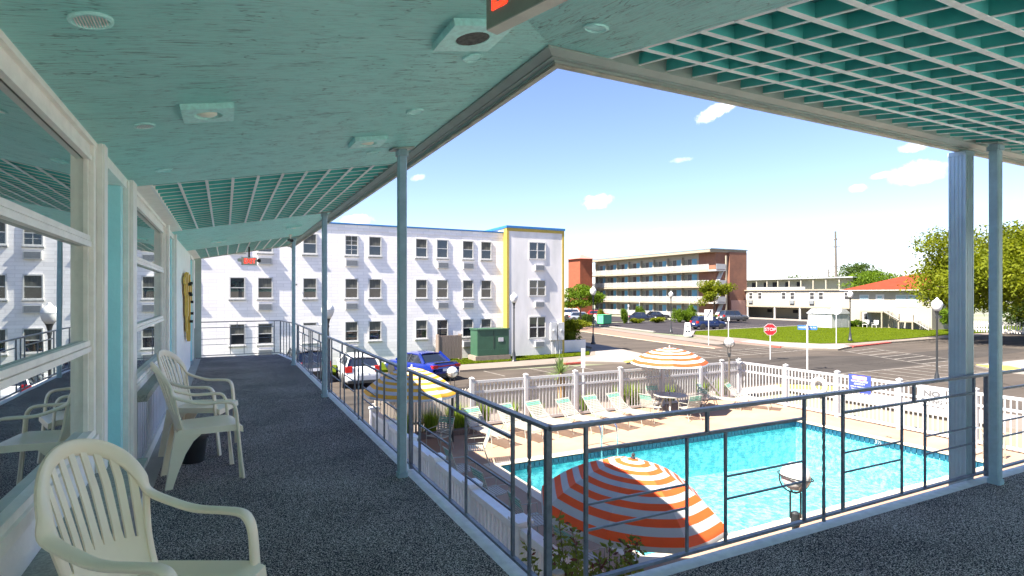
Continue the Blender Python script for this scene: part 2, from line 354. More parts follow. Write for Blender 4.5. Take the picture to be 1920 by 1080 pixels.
M_brick = block_mat('red_brick', (0.25, 0.062, 0.025), (0.19, 0.05, 0.02), 0.5, 0.16, depth=0.7)
M_brick2 = block_mat('brown_brick', (0.24, 0.105, 0.06), (0.18, 0.08, 0.05), 0.5, 0.16, depth=0.7)
M_creamw = mat('cream_wall', (0.29, 0.265, 0.215), 0.8, var=0.05, vscale=0.6)
M_greyw = mat('grey_wall', (0.42, 0.43, 0.47), 0.8, var=0.06, vscale=0.6)
M_slab = mat('balcony_slab', (0.26, 0.22, 0.165), 0.8, var=0.06)
M_bdoor = mat('blue_door', (0.09, 0.27, 0.38), 0.5, var=0.15, vscale=1)
M_bal = mat('balcony_rail', (0.38, 0.37, 0.355), 0.5, var=0.08)
M_roofr = mat('red_roof', (0.22, 0.04, 0.022), 0.95, spec=.05, col2=(0.17, 0.033, 0.018), vscale=1.5, bump=0.3)
M_wood = mat('grey_wood', (0.20, 0.155, 0.13), 0.8, col2=(0.13, 0.10, 0.085), vscale=8, stretch=(6, 6, 0.6))
M_green = mat('green_cabinet', (0.03, 0.085, 0.048), 0.45, var=0.10, vscale=2)
M_green2 = mat('green_box', (0.08, 0.42, 0.20), 0.6, var=0.1)
M_pole = mat('utility_wood', (0.10, 0.085, 0.07), 0.9, var=0.2)
M_bark = mat('bark', (0.11, 0.085, 0.06), 0.9, var=0.3, vscale=8, bump=0.5)
M_leafA = leaf_mat('leaf_olive', (0.175, 0.19, 0.012), (0.075, 0.10, 0.008))
M_leafB = leaf_mat('leaf_green', (0.12, 0.185, 0.015), (0.055, 0.095, 0.010))
M_leafC = leaf_mat('leaf_dark', (0.07, 0.11, 0.02), (0.03, 0.05, 0.012))
M_leafD = leaf_mat('leaf_shrub', (0.20, 0.22, 0.05), (0.09, 0.13, 0.03))
M_leafR = leaf_mat('leaf_bronze', (0.16, 0.06, 0.05), (0.10, 0.05, 0.04))
M_orange = mat('canvas_orange', (0.80, 0.085, 0.008), 0.8, var=0.04)
M_gold = mat('canvas_gold', (0.42, 0.062, 0.005), 0.8, var=0.05)
M_yellow = mat('canvas_yellow', (0.62, 0.30, 0.015), 0.8, var=0.05)
M_canvas = mat('canvas_white', (0.42, 0.41, 0.40), 0.8, var=0.03)
M_strap = mat('vinyl_strap', (0.33, 0.32, 0.275), 0.45, var=0.04)
M_mintstrap = mat('mint_strap', (0.14, 0.34, 0.26), 0.5, var=0.05)
M_fence = mat('vinyl_fence', (0.43, 0.42, 0.42), 0.4, var=0.03)
M_prec = mat('painted_precast', (0.80, 0.80, 0.77), 0.7, var=0.05)
M_tyre = mat('tyre', (0.02, 0.02, 0.02), 0.8)
M_rim = mat('wheel_rim', (0.55, 0.56, 0.58), 0.3, metal=0.7)
M_chrome = mat('stainless', (0.65, 0.66, 0.68), 0.18, metal=1.0)
M_tail = mat('tail_lens', (0.42, 0.015, 0.012), 0.2, spec=0.6)
M_head = mat('head_lens', (0.70, 0.72, 0.74), 0.12, spec=0.6)
M_plate = mat('plate_white', (0.75, 0.76, 0.78), 0.5)
M_signred = mat('sign_red', (0.45, 0.008, 0.012), 0.4, var=0.04)
M_signw = mat('sign_white', (0.44, 0.44, 0.44), 0.4, var=0.02)
M_signb = mat('sign_blue', (0.025, 0.12, 0.46), 0.4, var=0.04)
M_signback = mat('sign_back', (0.50, 0.50, 0.50), 0.45, metal=0.3)
M_nvy = mat('notice_blue', (0.03, 0.05, 0.34), 0.5, var=0.03)
M_pink = mat('notice_pink', (0.80, 0.35, 0.50), 0.5)
M_grey = mat('grey_steel', (0.36, 0.37, 0.38), 0.5, metal=0.2)
M_ywood = mat('ornament_yellow', (0.72, 0.48, 0.10), 0.5, var=0.1, vscale=8)
def paint(name, c, metal=0.25):
    return mat('car_' + name, c, 0.25, metal=metal, var=0.02, coat=0.8)

# ------------------------------------------------------------------ mesh tools
class MB:
    def __init__(s):
        s.v = []; s.f = []; s.m = []
    def add(s, vs, fs, mi=0, M=None):
        b = len(s.v)
        if M is not None: vs = [M @ Vector(p) for p in vs]
        s.v += [tuple(p) for p in vs]
        for k, f in enumerate(fs):
            s.f.append(tuple(i + b for i in f)); s.m.append(mi[k] if isinstance(mi, (list, tuple)) else mi)
        return s
    def box(s, x0, x1, y0, y1, z0, z1, mi=0, M=None):
        vs = [(x0, y0, z0), (x1, y0, z0), (x1, y1, z0), (x0, y1, z0), (x0, y0, z1), (x1, y0, z1), (x1, y1, z1), (x0, y1, z1)]
        return s.add(vs, [(3, 2, 1, 0), (4, 5, 6, 7), (0, 1, 5, 4), (1, 2, 6, 5), (2, 3, 7, 6), (3, 0, 4, 7)], mi, M)
    def beam(s, a, b, w, h, mi=0, up=(0, 0, 1), M=None):
        """bar from a to b, w wide, h high, centred on the line"""
        a = Vector(a); b = Vector(b); d = (b - a).normalized(); u = Vector(up)
        if abs(d.dot(u)) > 0.98: u = Vector((0, 1, 0))
        r = d.cross(u).normalized(); u = r.cross(d).normalized()
        r = r * w / 2; u = u * h / 2
        vs = [a - r - u, b - r - u, b + r - u, a + r - u, a - r + u, b - r + u, b + r + u, a + r + u]
        return s.add(vs, [(3, 2, 1, 0), (4, 5, 6, 7), (0, 1, 5, 4), (1, 2, 6, 5), (2, 3, 7, 6), (3, 0, 4, 7)], mi, M)
    def tube(s, pts, r, n=8, mi=0, cap=True, M=None):
        pts = [Vector(p) for p in pts]; rs = r if isinstance(r, (list, tuple)) else [r] * len(pts)
        vs = []; prev = None
        for i, p in enumerate(pts):
            d = (pts[min(i + 1, len(pts) - 1)] - pts[max(i - 1, 0)]).normalized()
            u = Vector((0, 0, 1)) if abs(d.z) < 0.95 else Vector((1, 0, 0))
            if prev is not None: u = prev
            a = (u - d * u.dot(d)).normalized(); b = d.cross(a); prev = a
            for k in range(n):
                t = 2 * PI * k / n; vs.append(p + (a * cos(t) + b * sin(t)) * rs[i])
        fs = []
        for i in range(len(pts) - 1):
            for k in range(n):
                k2 = (k + 1) % n; fs.append((i * n + k, i * n + k2, (i + 1) * n + k2, (i + 1) * n + k))
        if cap:
            fs.append(tuple(range(n - 1, -1, -1))); fs.append(tuple((len(pts) - 1) * n + k for k in range(n)))
        return s.add(vs, fs, mi, M)
    def lathe(s, prof, n=16, mi=0, c=(0, 0, 0), M=None):
        vs = []; fs = []
        for r, z in prof:
            for k in range(n):
                t = 2 * PI * k / n; vs.append((c[0] + r * cos(t), c[1] + r * sin(t), c[2] + z))
        for i in range(len(prof) - 1):
            for k in range(n):
                k2 = (k + 1) % n; fs.append((i * n + k, i * n + k2, (i + 1) * n + k2, (i + 1) * n + k))
        if prof[0][0] > 1e-4: fs.append(tuple(range(n - 1, -1, -1)))
        if prof[-1][0] > 1e-4: fs.append(tuple((len(prof) - 1) * n + k for k in range(n)))
        return s.add(vs, fs, mi, M)
    def prism(s, poly, z0, z1, mi=0, M=None, side=None):
        """upright prism over a plan polygon (counter-clockwise)"""
        ar = sum(poly[i][0] * poly[(i + 1) % len(poly)][1] - poly[(i + 1) % len(poly)][0] * poly[i][1] for i in range(len(poly)))
        if ar < 0: poly = poly[::-1]
        n = len(poly); zf0 = z0 if callable(z0) else (lambda x, y: z0); zf1 = z1 if callable(z1) else (lambda x, y: z1)
        vs = [(p[0], p[1], zf0(*p)) for p in poly] + [(p[0], p[1], zf1(*p)) for p in poly]
        fs = [tuple(range(n - 1, -1, -1)), tuple(range(n, 2 * n))] + [(i, (i + 1) % n, n + (i + 1) % n, n + i) for i in range(n)]
        return s.add(vs, fs, mi, M)
    def sweep(s, pts, sect, wdirs, mi=0, M=None):
        """closed section list of (a,b) swept along pts; a along wdir, b along wdir x tangent"""
        n = len(sect(0)); vs = []; L = len(pts); pts = [Vector(p) for p in pts]
        for i, p in enumerate(pts):
            d = (pts[min(i + 1, L - 1)] - pts[max(i - 1, 0)]).normalized()
            w = Vector(wdirs[i]); w = (w - d * w.dot(d)).normalized(); b = d.cross(w)
            for (x, y) in sect(i / (L - 1)): vs.append(p + w * x + b * y)
        fs = [(i * n + k, i * n + (k + 1) % n, (i + 1) * n + (k + 1) % n, (i + 1) * n + k) for i in range(L - 1) for k in range(n)]
        fs += [tuple(range(n - 1, -1, -1)), tuple((L - 1) * n + k for k in range(n))]
        return s.add(vs, fs, mi, M)
    def mesh(s, name, mats, smooth=False, bevel=0):
        me = bpy.data.meshes.new(name); me.from_pydata(s.v, [], s.f)
        if not isinstance(mats, (list, tuple)): mats = [mats]
        for m in mats: me.materials.append(m)
        if len(mats) > 1: me.polygons.foreach_set('material_index', s.m)
        if smooth:
            me.polygons.foreach_set('use_smooth', [True] * len(s.f))
            me.update()
            if smooth != 'all':
                try: me.set_sharp_from_angle(angle=rad(38))
                except Exception: pass
        me.update()
        return me
    def build(s, name, mats, parent=None, smooth=False, **k):
        return obj(name, s.mesh(name, mats, smooth), parent, **k)

KIDS = {}
def obj(name, data, parent=None, loc=None, rz=None, rot=None, label=None, cat=None, group=None, kind=None, scale=None):
    o = bpy.data.objects.new(name, data); COL.objects.link(o)
    if parent:
        o.parent = parent; KIDS.setdefault(parent.name, []).append(o)
    if loc is not None: o.location = loc
    if rz is not None: o.rotation_euler = (0, 0, rz)
    if rot is not None: o.rotation_euler = rot
    if scale is not None: o.scale = scale
    if label: o['label'] = label
    if cat: o['category'] = cat
    if group: o['group'] = group
    if kind: o['kind'] = kind
    return o
def thing(name, label, cat, loc=(0, 0, 0), rz=0, group=None):
    return obj(name, None, None, loc, rz, label=label, cat=cat, group=group)
def copy_tree(root, loc=None, rz=None, label=None, group=None, parent=None):
    def rec(o, par):
        c = o.copy(); COL.objects.link(c)
        if par:
            c.parent = par; KIDS.setdefault(par.name, []).append(c)
        for ch in list(KIDS.get(o.name, [])): rec(ch, c)
        return c
    c = rec(root, parent)
    if loc is not None: c.location = loc
    if rz is not None: c.rotation_euler = (0, 0, rz)
    if label: c['label'] = label
    if group: c['group'] = group
    return c
def text_mesh(name, txt, size, m, parent=None, M=None, depth=0.002, sx=1.0, align='CENTER', bold=0.0, **k):
    """flat lettering as a mesh; text lies in local XY, M places it"""
    cu = bpy.data.curves.new(name, 'FONT'); cu.body = txt; cu.size = size; cu.align_x = align; cu.align_y = 'CENTER'; cu.extrude = depth; cu.offset = bold
    cu.resolution_u = 3
    tmp = bpy.data.objects.new('tmp', cu); COL.objects.link(tmp)
    dg = bpy.context.evaluated_depsgraph_get(); me = bpy.data.meshes.new_from_object(tmp.evaluated_get(dg))
    bpy.data.objects.remove(tmp); bpy.data.curves.remove(cu)
    mm = (M if M is not None else Matrix.Identity(4)) @ Matrix.Diagonal((sx, 1, 1, 1))
    me.transform(mm); me.materials.clear(); me.materials.append(m); me.name = name
    return obj(name, me, parent, **k)
def face_matrix(origin, xdir, ydir=(0, 0, 1)):
    x = Vector(xdir).normalized(); y = Vector(ydir).normalized(); z = x.cross(y)
    M = Matrix((x, y, z)).transposed().to_4x4(); M.translation = Vector(origin)
    return M
def catmull(P, n=6):
    P = [Vector(p) for p in P]; out = []
    for i in range(len(P) - 1):
        p0 = P[max(i - 1, 0)]; p1 = P[i]; p2 = P[i + 1]; p3 = P[min(i + 2, len(P) - 1)]
        for k in range(n):
            t = k / n
            out.append(0.5 * ((2 * p1) + (p2 - p0) * t + (2 * p0 - 5 * p1 + 4 * p2 - p3) * t * t + (3 * p1 - p0 - 3 * p2 + p3) * t ** 3))
    out.append(P[-1]); return out

G = -2.85        # pool deck level
# ------------------------------------------------------------------ ground, streets, lawns
def sheet(name, pts, z, m, kind='structure', **k):
    mb = MB(); mb.add([(x, y, z) for x, y in pts], [tuple(range(len(pts)))])
    ar = sum(pts[i][0] * pts[(i + 1) % len(pts)][1] - pts[(i + 1) % len(pts)][0] * pts[i][1] for i in range(len(pts)))
    if ar < 0: mb.f = [tuple(reversed(f)) for f in mb.f]
    return mb.build(name, m, kind=kind, **k)
def raised(name, pts, z1, m, z0=-3.02, kind='structure', **k):
    return MB().prism(pts, z0, z1).build(name, m, kind=kind, **k)
gmb = MB()
for a, b, c, d in ((-900, 1500, -900, 7.4), (-900, 1500, 13.7, 1500), (-900, 6.2, 7.4, 13.7), (18.3, 1500, 7.4, 13.7)):      # the ground is open where the pool is sunk
    gmb.add([(a, c, -2.985), (b, c, -2.985), (b, d, -2.985), (a, d, -2.985)], [(0, 1, 2, 3)])
gmb.build('ground', M_ground, kind='structure')
RZ = -2.95
sheet('road',
      [(-60, 19.4), (26.5, 19.4), (26.5, -60), (42.6, -60), (42.6, 19), (300, 19), (300, 32.4), (66, 32.0), (56, 31.5), (48.6, 30.4), (45, 29.4), (43.2, 30.4), (42.7, 33), (43.2, 39), (45.2, 53), (48.6, 70), (60, 130), (45, 130), (33.4, 72), (29.6, 40), (28.3, 34), (27, 31.6), (25, 30.2), (12.4, 31.3), (12.4, 33.2), (-60, 33.2)], RZ, M_road)
sheet('road_patch', [(-20, 25.6), (16, 26.4), (24, 28.9), (31.5, 29.4), (38, 27.9), (44.6, 25.5), (60, 26), (60, 22.2), (39.4, 20.9), (31, 20.4), (24, 20.2), (-20, 20.0)], RZ + .004, M_road2)
# salmon coloured lane and its cream edge line up the cross street
sheet('lane', [(37.3, 35.3), (38.3, 35.3), (39.8, 40), (42.2, 51), (44.6, 62), (49, 76), (44.8, 76), (40.2, 62), (38.2, 48), (37.3, 40)], RZ + .008, M_salmon)
sheet('lane', [(37.02, 35.1), (37.3, 35.3), (37.3, 40), (38.2, 48), (40.2, 62), (44.8, 76), (44.45, 76), (39.9, 62), (37.9, 48), (37.0, 40)], RZ + .012, M_markc)
sheet('pavement_strip', [(40.2, 37.5), (43.0, 39.2), (45.0, 53), (48.4, 70), (50.2, 76), (49.3, 76), (44.9, 62), (42.5, 51), (40.6, 41.8)], RZ + .006, M_walk)
# pavements
raised('pavement', [(12.4, 31.3), (21.2, 31.5), (23.6, 29.9), (25.4, 30.1), (27.2, 31.8), (28.4, 34.2), (29.7, 40), (33.5, 72), (32, 72), (27.9, 40), (25.7, 37), (24, 34.7), (20, 34.0), (12.4, 33.7)], -2.83, M_walk)
sheet('pavement_corner', [(21.4, 32.6), (22, 31.5), (23.7, 30.1), (25.3, 30.3), (27.0, 31.9), (28.2, 34.2), (28.8, 37.4), (26.1, 37.0), (24.4, 34.5)], -2.826, M_walkw)
raised('pavement', [(-60, 17.85), (23.5, 17.85), (23.5, -60), (26.3, -60), (26.3, 17.6), (24.6, 19.3), (-60, 19.3)], -2.83, M_walk)
sheet('pavement_corner', [(19.9, 17.9), (23.4, 17.9), (23.4, 10), (26.2, 10), (26.2, 17.4), (24.4, 19.2), (19.9, 19.2)], -2.826, M_walkw)
raised('pavement', [(42.5, 39), (42.65, 33), (43.3, 30.6), (45, 29.5), (48.6, 30.5), (56, 31.6), (67, 32.1), (200, 32.5), (200, 34.6), (70.4, 34.0), (61, 33.0), (51.5, 32.4), (48.3, 33.3), (46.4, 36.8), (47.2, 40.7), (46.6, 47.6), (45.7, 47.4), (43.9, 42)], -2.83, M_walk)
sheet('pavement_corner', [(42.9, 38), (42.8, 33.2), (43.5, 30.9), (45, 29.8), (48.3, 30.6), (50, 32.2), (48.2, 33.1), (46.2, 36.6), (46.3, 39)], -2.826, M_walkw)
raised('pavement', [(42.7, 18.9), (41.0, 17.0), (41.0, 5), (60, 5), (60, 18.9)], -2.83, M_walkw)
for nm, pts, m in (('kerb_paint', [(41.0, 17.0), (42.7, 18.9), (43.9, 17.7), (42.1, 15.7)], M_yel), ('kerb_paint', [(23.6, 29.95), (25.4, 30.15), (25.9, 30.8), (25.2, 31.0), (23.8, 30.6)], M_yel),
                   ('kerb_paint', [(24.5, 19.25), (26.25, 17.5), (25.4, 16.6), (23.7, 18.3)], M_yel), ('kerb_paint', [(44.2, 30.0), (45, 29.52), (46.6, 30), (46.2, 30.4), (45, 30.1)], M_markc)):
    sheet(nm, pts, -2.822, m)
MB().prism([(19.6, 31.34), (21.25, 31.42), (21.2, 31.62), (19.6, 31.55)], -2.94, -2.818).build('red_kerb', M_redk, kind='structure')
MB().prism([(48.4, 30.36), (56, 31.46), (56, 31.85), (48.4, 30.8)], -2.94, -2.818).build('red_kerb', M_redk, kind='structure')
MB().prism([(42.52, 33), (43.05, 39), (43.5, 38.9), (43.0, 33)], -2.94, -2.818).build('red_kerb', M_redk, kind='structure')
# parking lot with a pale kerb
LOT = [(46.7, 47.6), (51, 51.7), (61, 52.7), (76, 53.7), (87, 54), (87, 75.5), (74, 75.5), (60, 73), (49.4, 71.5), (47.5, 60), (46.2, 53)]
raised('parking_lot', LOT, -2.90, M_lot)
for a, b in zip([(46.7, 47.6), (51, 51.7), (61, 52.7)], [(51, 51.7), (61, 52.7), (76, 53.7)]):
    MB().beam((*a, -2.86), (*b, -2.86), 0.35, 0.16).build('lot_kerb', M_walkw, kind='structure')
for a, b in (((49.4, 71.5), (60, 73.0)), ((60, 73.0), (74, 75.6)), ((49.2, 70.5), (46.2, 53.2))):
    MB().beam((*a, -2.86), (*b, -2.86), 0.3, 0.16).build('lot_kerb', M_walkw, kind='structure')
raised('parking_lot', [(44.5, 77), (60, 77), (72, 79), (72, 100), (50, 100)], -2.89, M_lot)
mb = MB()
for i in range(9):
    x = 53.5 + i * 2.9; mb.add([(x, 54.5, -2.895), (x + .14, 54.5, -2.895), (x + 1.2, 59.5, -2.895), (x + 1.06, 59.5, -2.895)], [(0, 1, 2, 3)])
mb.build('bay_lines', M_mark, kind='structure')
# lawns
LAWN = [(46.9, 47.4), (47.4, 40.8), (46.6, 36.9), (48.5, 33.5), (51.6, 32.6), (61, 33.2), (70.4, 34.2), (84, 34.6), (84, 56), (80, 56), (75.6, 53.4), (61, 52.4), (51.1, 51.4)]
raised('lawn', LAWN, -2.80, M_lawn)
raised('lawn', [(12.4, 33.75), (20, 34.05), (24, 34.75), (25.6, 37.1), (24.5, 37.2), (12.4, 37)], -2.80, M_lawn)
raised('lawn', [(0, 33.3), (12.3, 33.3), (12.3, 37), (0, 37)], -2.80, M_lawn)
raised('lawn', [(90, 34.8), (120, 35), (120, 40), (90, 40)], -2.80, M_lawn)
def blades(name, poly, n, h, m, seed, z, label=None):
    random.seed(seed); xs = [p[0] for p in poly]; ys = [p[1] for p in poly]; mb = MB()
    def inside(x, y):
        c = False; j = len(poly) - 1
        for i in range(len(poly)):
            (xi, yi), (xj, yj) = poly[i], poly[j]
            if (yi > y) != (yj > y) and x < (xj - xi) * (y - yi) / (yj - yi) + xi: c = not c
            j = i
        return c
    V = []; Fc = []
    while len(Fc) < n:
        x = random.uniform(min(xs), max(xs)); y = random.uniform(min(ys), max(ys))
        if not inside(x, y): continue
        a = random.uniform(0, PI); w = h * .45; l = h * random.uniform(.5, 1.2); dx, dy = cos(a) * w, sin(a) * w
        b = len(V); V += [(x - dx, y - dy, z), (x + dx, y + dy, z), (x + random.uniform(-h, h) * .4, y + random.uniform(-h, h) * .4, z + l)]; Fc.append((b, b + 1, b + 2))
    mb.v = V; mb.f = Fc; mb.m = [0] * len(Fc)
    return mb.build(name, m, kind='stuff', label=label, cat='grass')
M_blade = mat('grass_blades', (0.095, 0.125, 0.006), 0.95, spec=.03, col2=(0.065, 0.092, 0.004), vscale=0.5)
blades('grass', LAWN, 30000, 0.055, M_blade, 3, -2.8, 'short green grass of the lawn before the red roofed house')
blades('grass', [(12.4, 33.75), (20, 34.05), (24, 34.75), (25.6, 37.1), (24.5, 36.0), (12.4, 36.4)], 12000, 0.06, M_blade, 4, -2.8, 'green grass strip before the yellow edged end of the white block')
# crosswalks
def ladder(name, a0, a1, b0, b1, n, w=.17):
    """two long edge lines a0-a1, b0-b1 with n rungs between"""
    mb = MB(); z = RZ + .016
    a0, a1, b0, b1 = map(Vector, (a0, a1, b0, b1))
    def line(p, q, w):
        d = (q - p).normalized(); r = Vector((-d.y, d.x)) * w / 2
        mb.add([(*(p - r), z), (*(q - r), z), (*(q + r), z), (*(p + r), z)], [(0, 1, 2, 3)])
    line(a0, a1, .16); line(b0, b1, .16)
    for i in range(n):
        t = (i + .5) / n; p = a0.lerp(a1, t); q = b0.lerp(b1, t); e = (q - p).normalized() * .12
        line(p + e, q - e, w)
    return mb.build(name, M_mark, kind='structure')
ladder('crosswalk', (29.3, 33.6), (42.4, 33.6), (29.0, 30.2), (42.4, 30.6), 9)
ladder('crosswalk', (44.8, 29.0), (40.2, 19.4), (49.2, 29.6), (44.6, 19.4), 8)
ladder('crosswalk', (27.2, 20.8), (41.0, 20.4), (27.2, 17.3), (40.8, 17.2), 9)
mb = MB()
for x in (14.0, 17.0, 20.0, 8.5, 11.0):
    mb.add([(x, 28.6, RZ + .01), (x + .12, 28.6, RZ + .01), (x + .12 - .2, 31.1, RZ + .01), (x - .2, 31.1, RZ + .01)], [(0, 1, 2, 3)])
mb.build('bay_lines', M_mark, kind='structure')

# ------------------------------------------------------------------ pool
PX0, PX1, PY0, PY1 = 6.42, 18.1, 7.66, 13.42
def ring(name, x0, x1, y0, y1, X0, X1, Y0, Y1, z0, z1, m, kind='structure', **k):
    """slab between an outer rectangle X/Y and an inner rectangle x/y"""
    mb = MB()
    for r in ((X0, X1, Y0, y0), (X0, X1, y1, Y1), (X0, x0, y0, y1), (x1, X1, y0, y1)): mb.box(*r, z0, z1)
    return mb.build(name, m, kind=kind, **k)
ring('pool_deck', PX0 - .32, PX1 + .32, PY0 - .32, PY1 + .32, 1.75, 20.4, -4, 17.84, -3.0, G, M_deck)
ring('pool_coping', PX0, PX1, PY0, PY1, PX0 - .32, PX1 + .32, PY0 - .32, PY1 + .32, -3.0, G + .012, M_coping)
pool = thing('swimming_pool', 'rectangular turquoise swimming pool with dark blue tile band', 'swimming pool', (PX0, PY0, G))
mb = MB(); x0, x1, y0, y1 = 0, PX1 - PX0, 0, PY1 - PY0; zb = -1.45; zs = -1.0
mb.add([(x0, y0, zs), (x1, y0, zb), (x1, y1, zb), (x0, y1, zs), (x0, y0, 0), (x1, y0, 0), (x1, y1, 0), (x0, y1, 0)],
       [(0, 1, 2, 3), (0, 4, 5, 1), (1, 5, 6, 2), (2, 6, 7, 3), (3, 7, 4, 0)])
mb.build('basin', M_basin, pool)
MB().add([(x0, y0, -.16), (x1, y0, -.16), (x1, y1, -.16), (x0, y1, -.16)], [(0, 1, 2, 3)]).build('water', M_water, pool)
# waterline tiles, one by one on the two sides in view
tm = MB().box(0, .134, -.012, 0, -.19, -.022).mesh('tile', M_tile)
tm2 = MB().box(0, .012, 0, .134, -.19, -.022).mesh('tile', M_tile)
for i in range(77): obj('tile', tm, pool, (i * .1515 + .005, y1 - .001, 0))
for i in range(38): obj('tile', tm2, pool, (x1 - .013, i * .1515 + .004, 0))
for i in range(38): obj('tile', tm2, pool, (.001, i * .1515 + .004, 0))
text_mesh('depth_mark', '3½', .17, M_signw, pool, face_matrix((x1 - .017, 2.9, -.09), (0, -1, 0)))
text_mesh('depth_mark', '3½', .15, M_black, pool, face_matrix((x1 + .55, 2.9, .016), (0, -1, 0), (1, 0, 0)))
ld = thing('pool_ladder', 'stainless steel pool ladder rails at the far edge of the pool', 'ladder', (9.9, 13.6, G))
for s in (-.28, .28):
    MB().tube(catmull([(s, .45, 0), (s, .45, .5), (s, .38, .72), (s, .1, .80), (s, -.18, .70), (s, -.26, .45), (s, -.28, -.4), (s, -.28, -1.0)], 4), .024, 8).build('handrail', M_chrome, ld, True)
for z in (-.35, -.65): MB().box(-.27, .27, -.34, -.24, z, z + .04).build('step', M_chrome, ld)
ld2 = thing('pool_ladder', 'curved pool ladder rail at the right hand corner beside the fluted column', 'ladder', (18.6, 8.0, G), -PI / 2)
for s in (-.25, .25):
    MB().tube(catmull([(s, .45, 0), (s, .45, .5), (s, .38, .70), (s, .1, .78), (s, -.18, .68), (s, -.26, .45), (s, -.28, -.4)], 4), .024, 8).build('handrail', M_chrome, ld2, True)
MB().lathe([(.28, 0), (.28, .01), (.24, .012), (.24, .016), (0, .016)], 24).build('skimmer_lid', M_signback, None, loc=(18.9, 7.0, G + .002), label='round grey skimmer lid in the deck by the right end of the pool', cat='lid')
MB().box(-.22, .22, -.22, .22, 0, .015).build('deck_hatch', M_signback, None, loc=(19.3, 8.6, G + .002), label='square grey hatch in the deck near the right hand fence', cat='hatch')

# ------------------------------------------------------------------ the motel's own walkway, wall and roof
XW = -0.70                                   # wall plane beside the walkway
def zl(x): return 2.697 + 0.192 * x          # soffit height over the left walkway
def zr(y): return 2.697 + 0.192 * (y - 1.079)  # over the right walkway
XF, YF = 1.556, 2.635                        # inner faces of the fascia
YE = 16.9                                    # far end of the walkway
MB().prism([(-2.6, -3), (12, -3), (12, 2.682), (1.617, 2.682), (1.617, 15.2), (1.44, YE + .1), (-2.6, YE + .1)], -.24, -.012).build('walkway_slab', M_edge, kind='structure')
MB().prism([(-.54, -2.5), (12, -2.5), (12, 2.545), (1.485, 2.545), (1.485, 15.1), (1.30, YE - .05), (-.66, YE - .05), (-.66, 16.6), (-.54, 16.6)], -.008, .006).build('carpet', M_carpet, kind='structure')
MB().box(XW, -.542, 4.4, 16.7, -.010, .002).build('concrete_strip', M_conc, kind='structure')
mb = MB(); mb.beam((1.60, 2.70, -.17), (1.60, 15.2, -.17), .02, .2)
lower = thing('lower_motel_wing', 'white ground floor wall of the motel under the walkway', 'building', (0, 0, G))
MB().box(-6, .6, 3.2, YE - .3, 0, 2.6).build('wall', M_wallw, lower)
MB().box(.6, 12, -6, .6, 0, 2.6).build('wall', M_wallw, lower)
motel = thing('motel_building', 'white motel wing with tall reflecting windows and teal doors along the walkway', 'building', (XW, 0, 0))
def P(n, mb, m, par=None, **k): return mb.build(n, m, par or motel, **k)
def wx(x): return x - XW
# solid wall behind everything and above the windows
P('wall', MB().box(-1.3, -.30, -2.5, YE, -.01, 3.3), M_dark)
P('wall', MB().box(-.28, 0, 10.2, 15.0, 0, 2.62), M_wallw)
P('wall', MB().box(-.28, -.015, -2.5, YE, 2.575, 3.0), M_wallw)
def window(y0, y1, z0=.75):
    fr = MB()
    # outer trim on the wall face, then a stepped frame inside it
    fr.box(-.02, .012, y0, y1, 2.535, 2.605); fr.box(-.05, -.012, y0 + .02, y1 - .02, 2.47, 2.537)
    fr.box(-.035, -.004, y0 + .04, y1 - .04, 2.445, 2.475)
    for a, b in ((y0, y0 + .07), (y1 - .07, y1)): fr.box(-.045, .006, a, b, z0 + .09, 2.536)
    for a, b in ((y0 + .07, y0 + .10), (y1 - .10, y1 - .07)): fr.box(-.05, -.018, a, b, z0 + .09, 2.47)
    for zc in (1.965, 1.345):                 # mullions: two flats with a groove
        fr.box(-.05, -.010, y0 + .07, y1 - .07, zc + .003, zc + .032); fr.box(-.05, -.004, y0 + .07, y1 - .07, zc - .034, zc - .003)
        fr.box(-.05, -.022, y0 + .07, y1 - .07, zc - .003, zc + .003)
    fr.box(-.085, .022, y0, y1, z0 + .0, z0 + .055); fr.box(-.07, .006, y0, y1, z0 + .055, z0 + .092)
    w = P('window', fr, M_trimw)
    for a, b in ((z0 + .09, 1.315), (1.375, 1.935), (1.995, 2.45)):
        P('pane', MB().box(-.046, -.040, y0 + .1, y1 - .1, a, b), M_glassL, w)
    P('mullion', MB().box(-.088, -.03, (y0 + y1) / 2 - .02, (y0 + y1) / 2 + .02, z0 + .09, 2.45), M_trimw, w) if y1 - y0 > 6 else None
    return w
window(-2.5, 4.205)
window(5.72, 8.72, .80)
def pilaster(y0, y1, z1=2.66): P('pilaster', MB().box(-.25, .036, y0, y1, .0, z1).box(.036, .044, y0 + .02, y1 - .02, .0, z1 - .02), M_white)
pilaster(4.21, 4.36); pilaster(5.44, 5.70); pilaster(8.74, 8.92); pilaster(10.08, 10.2)
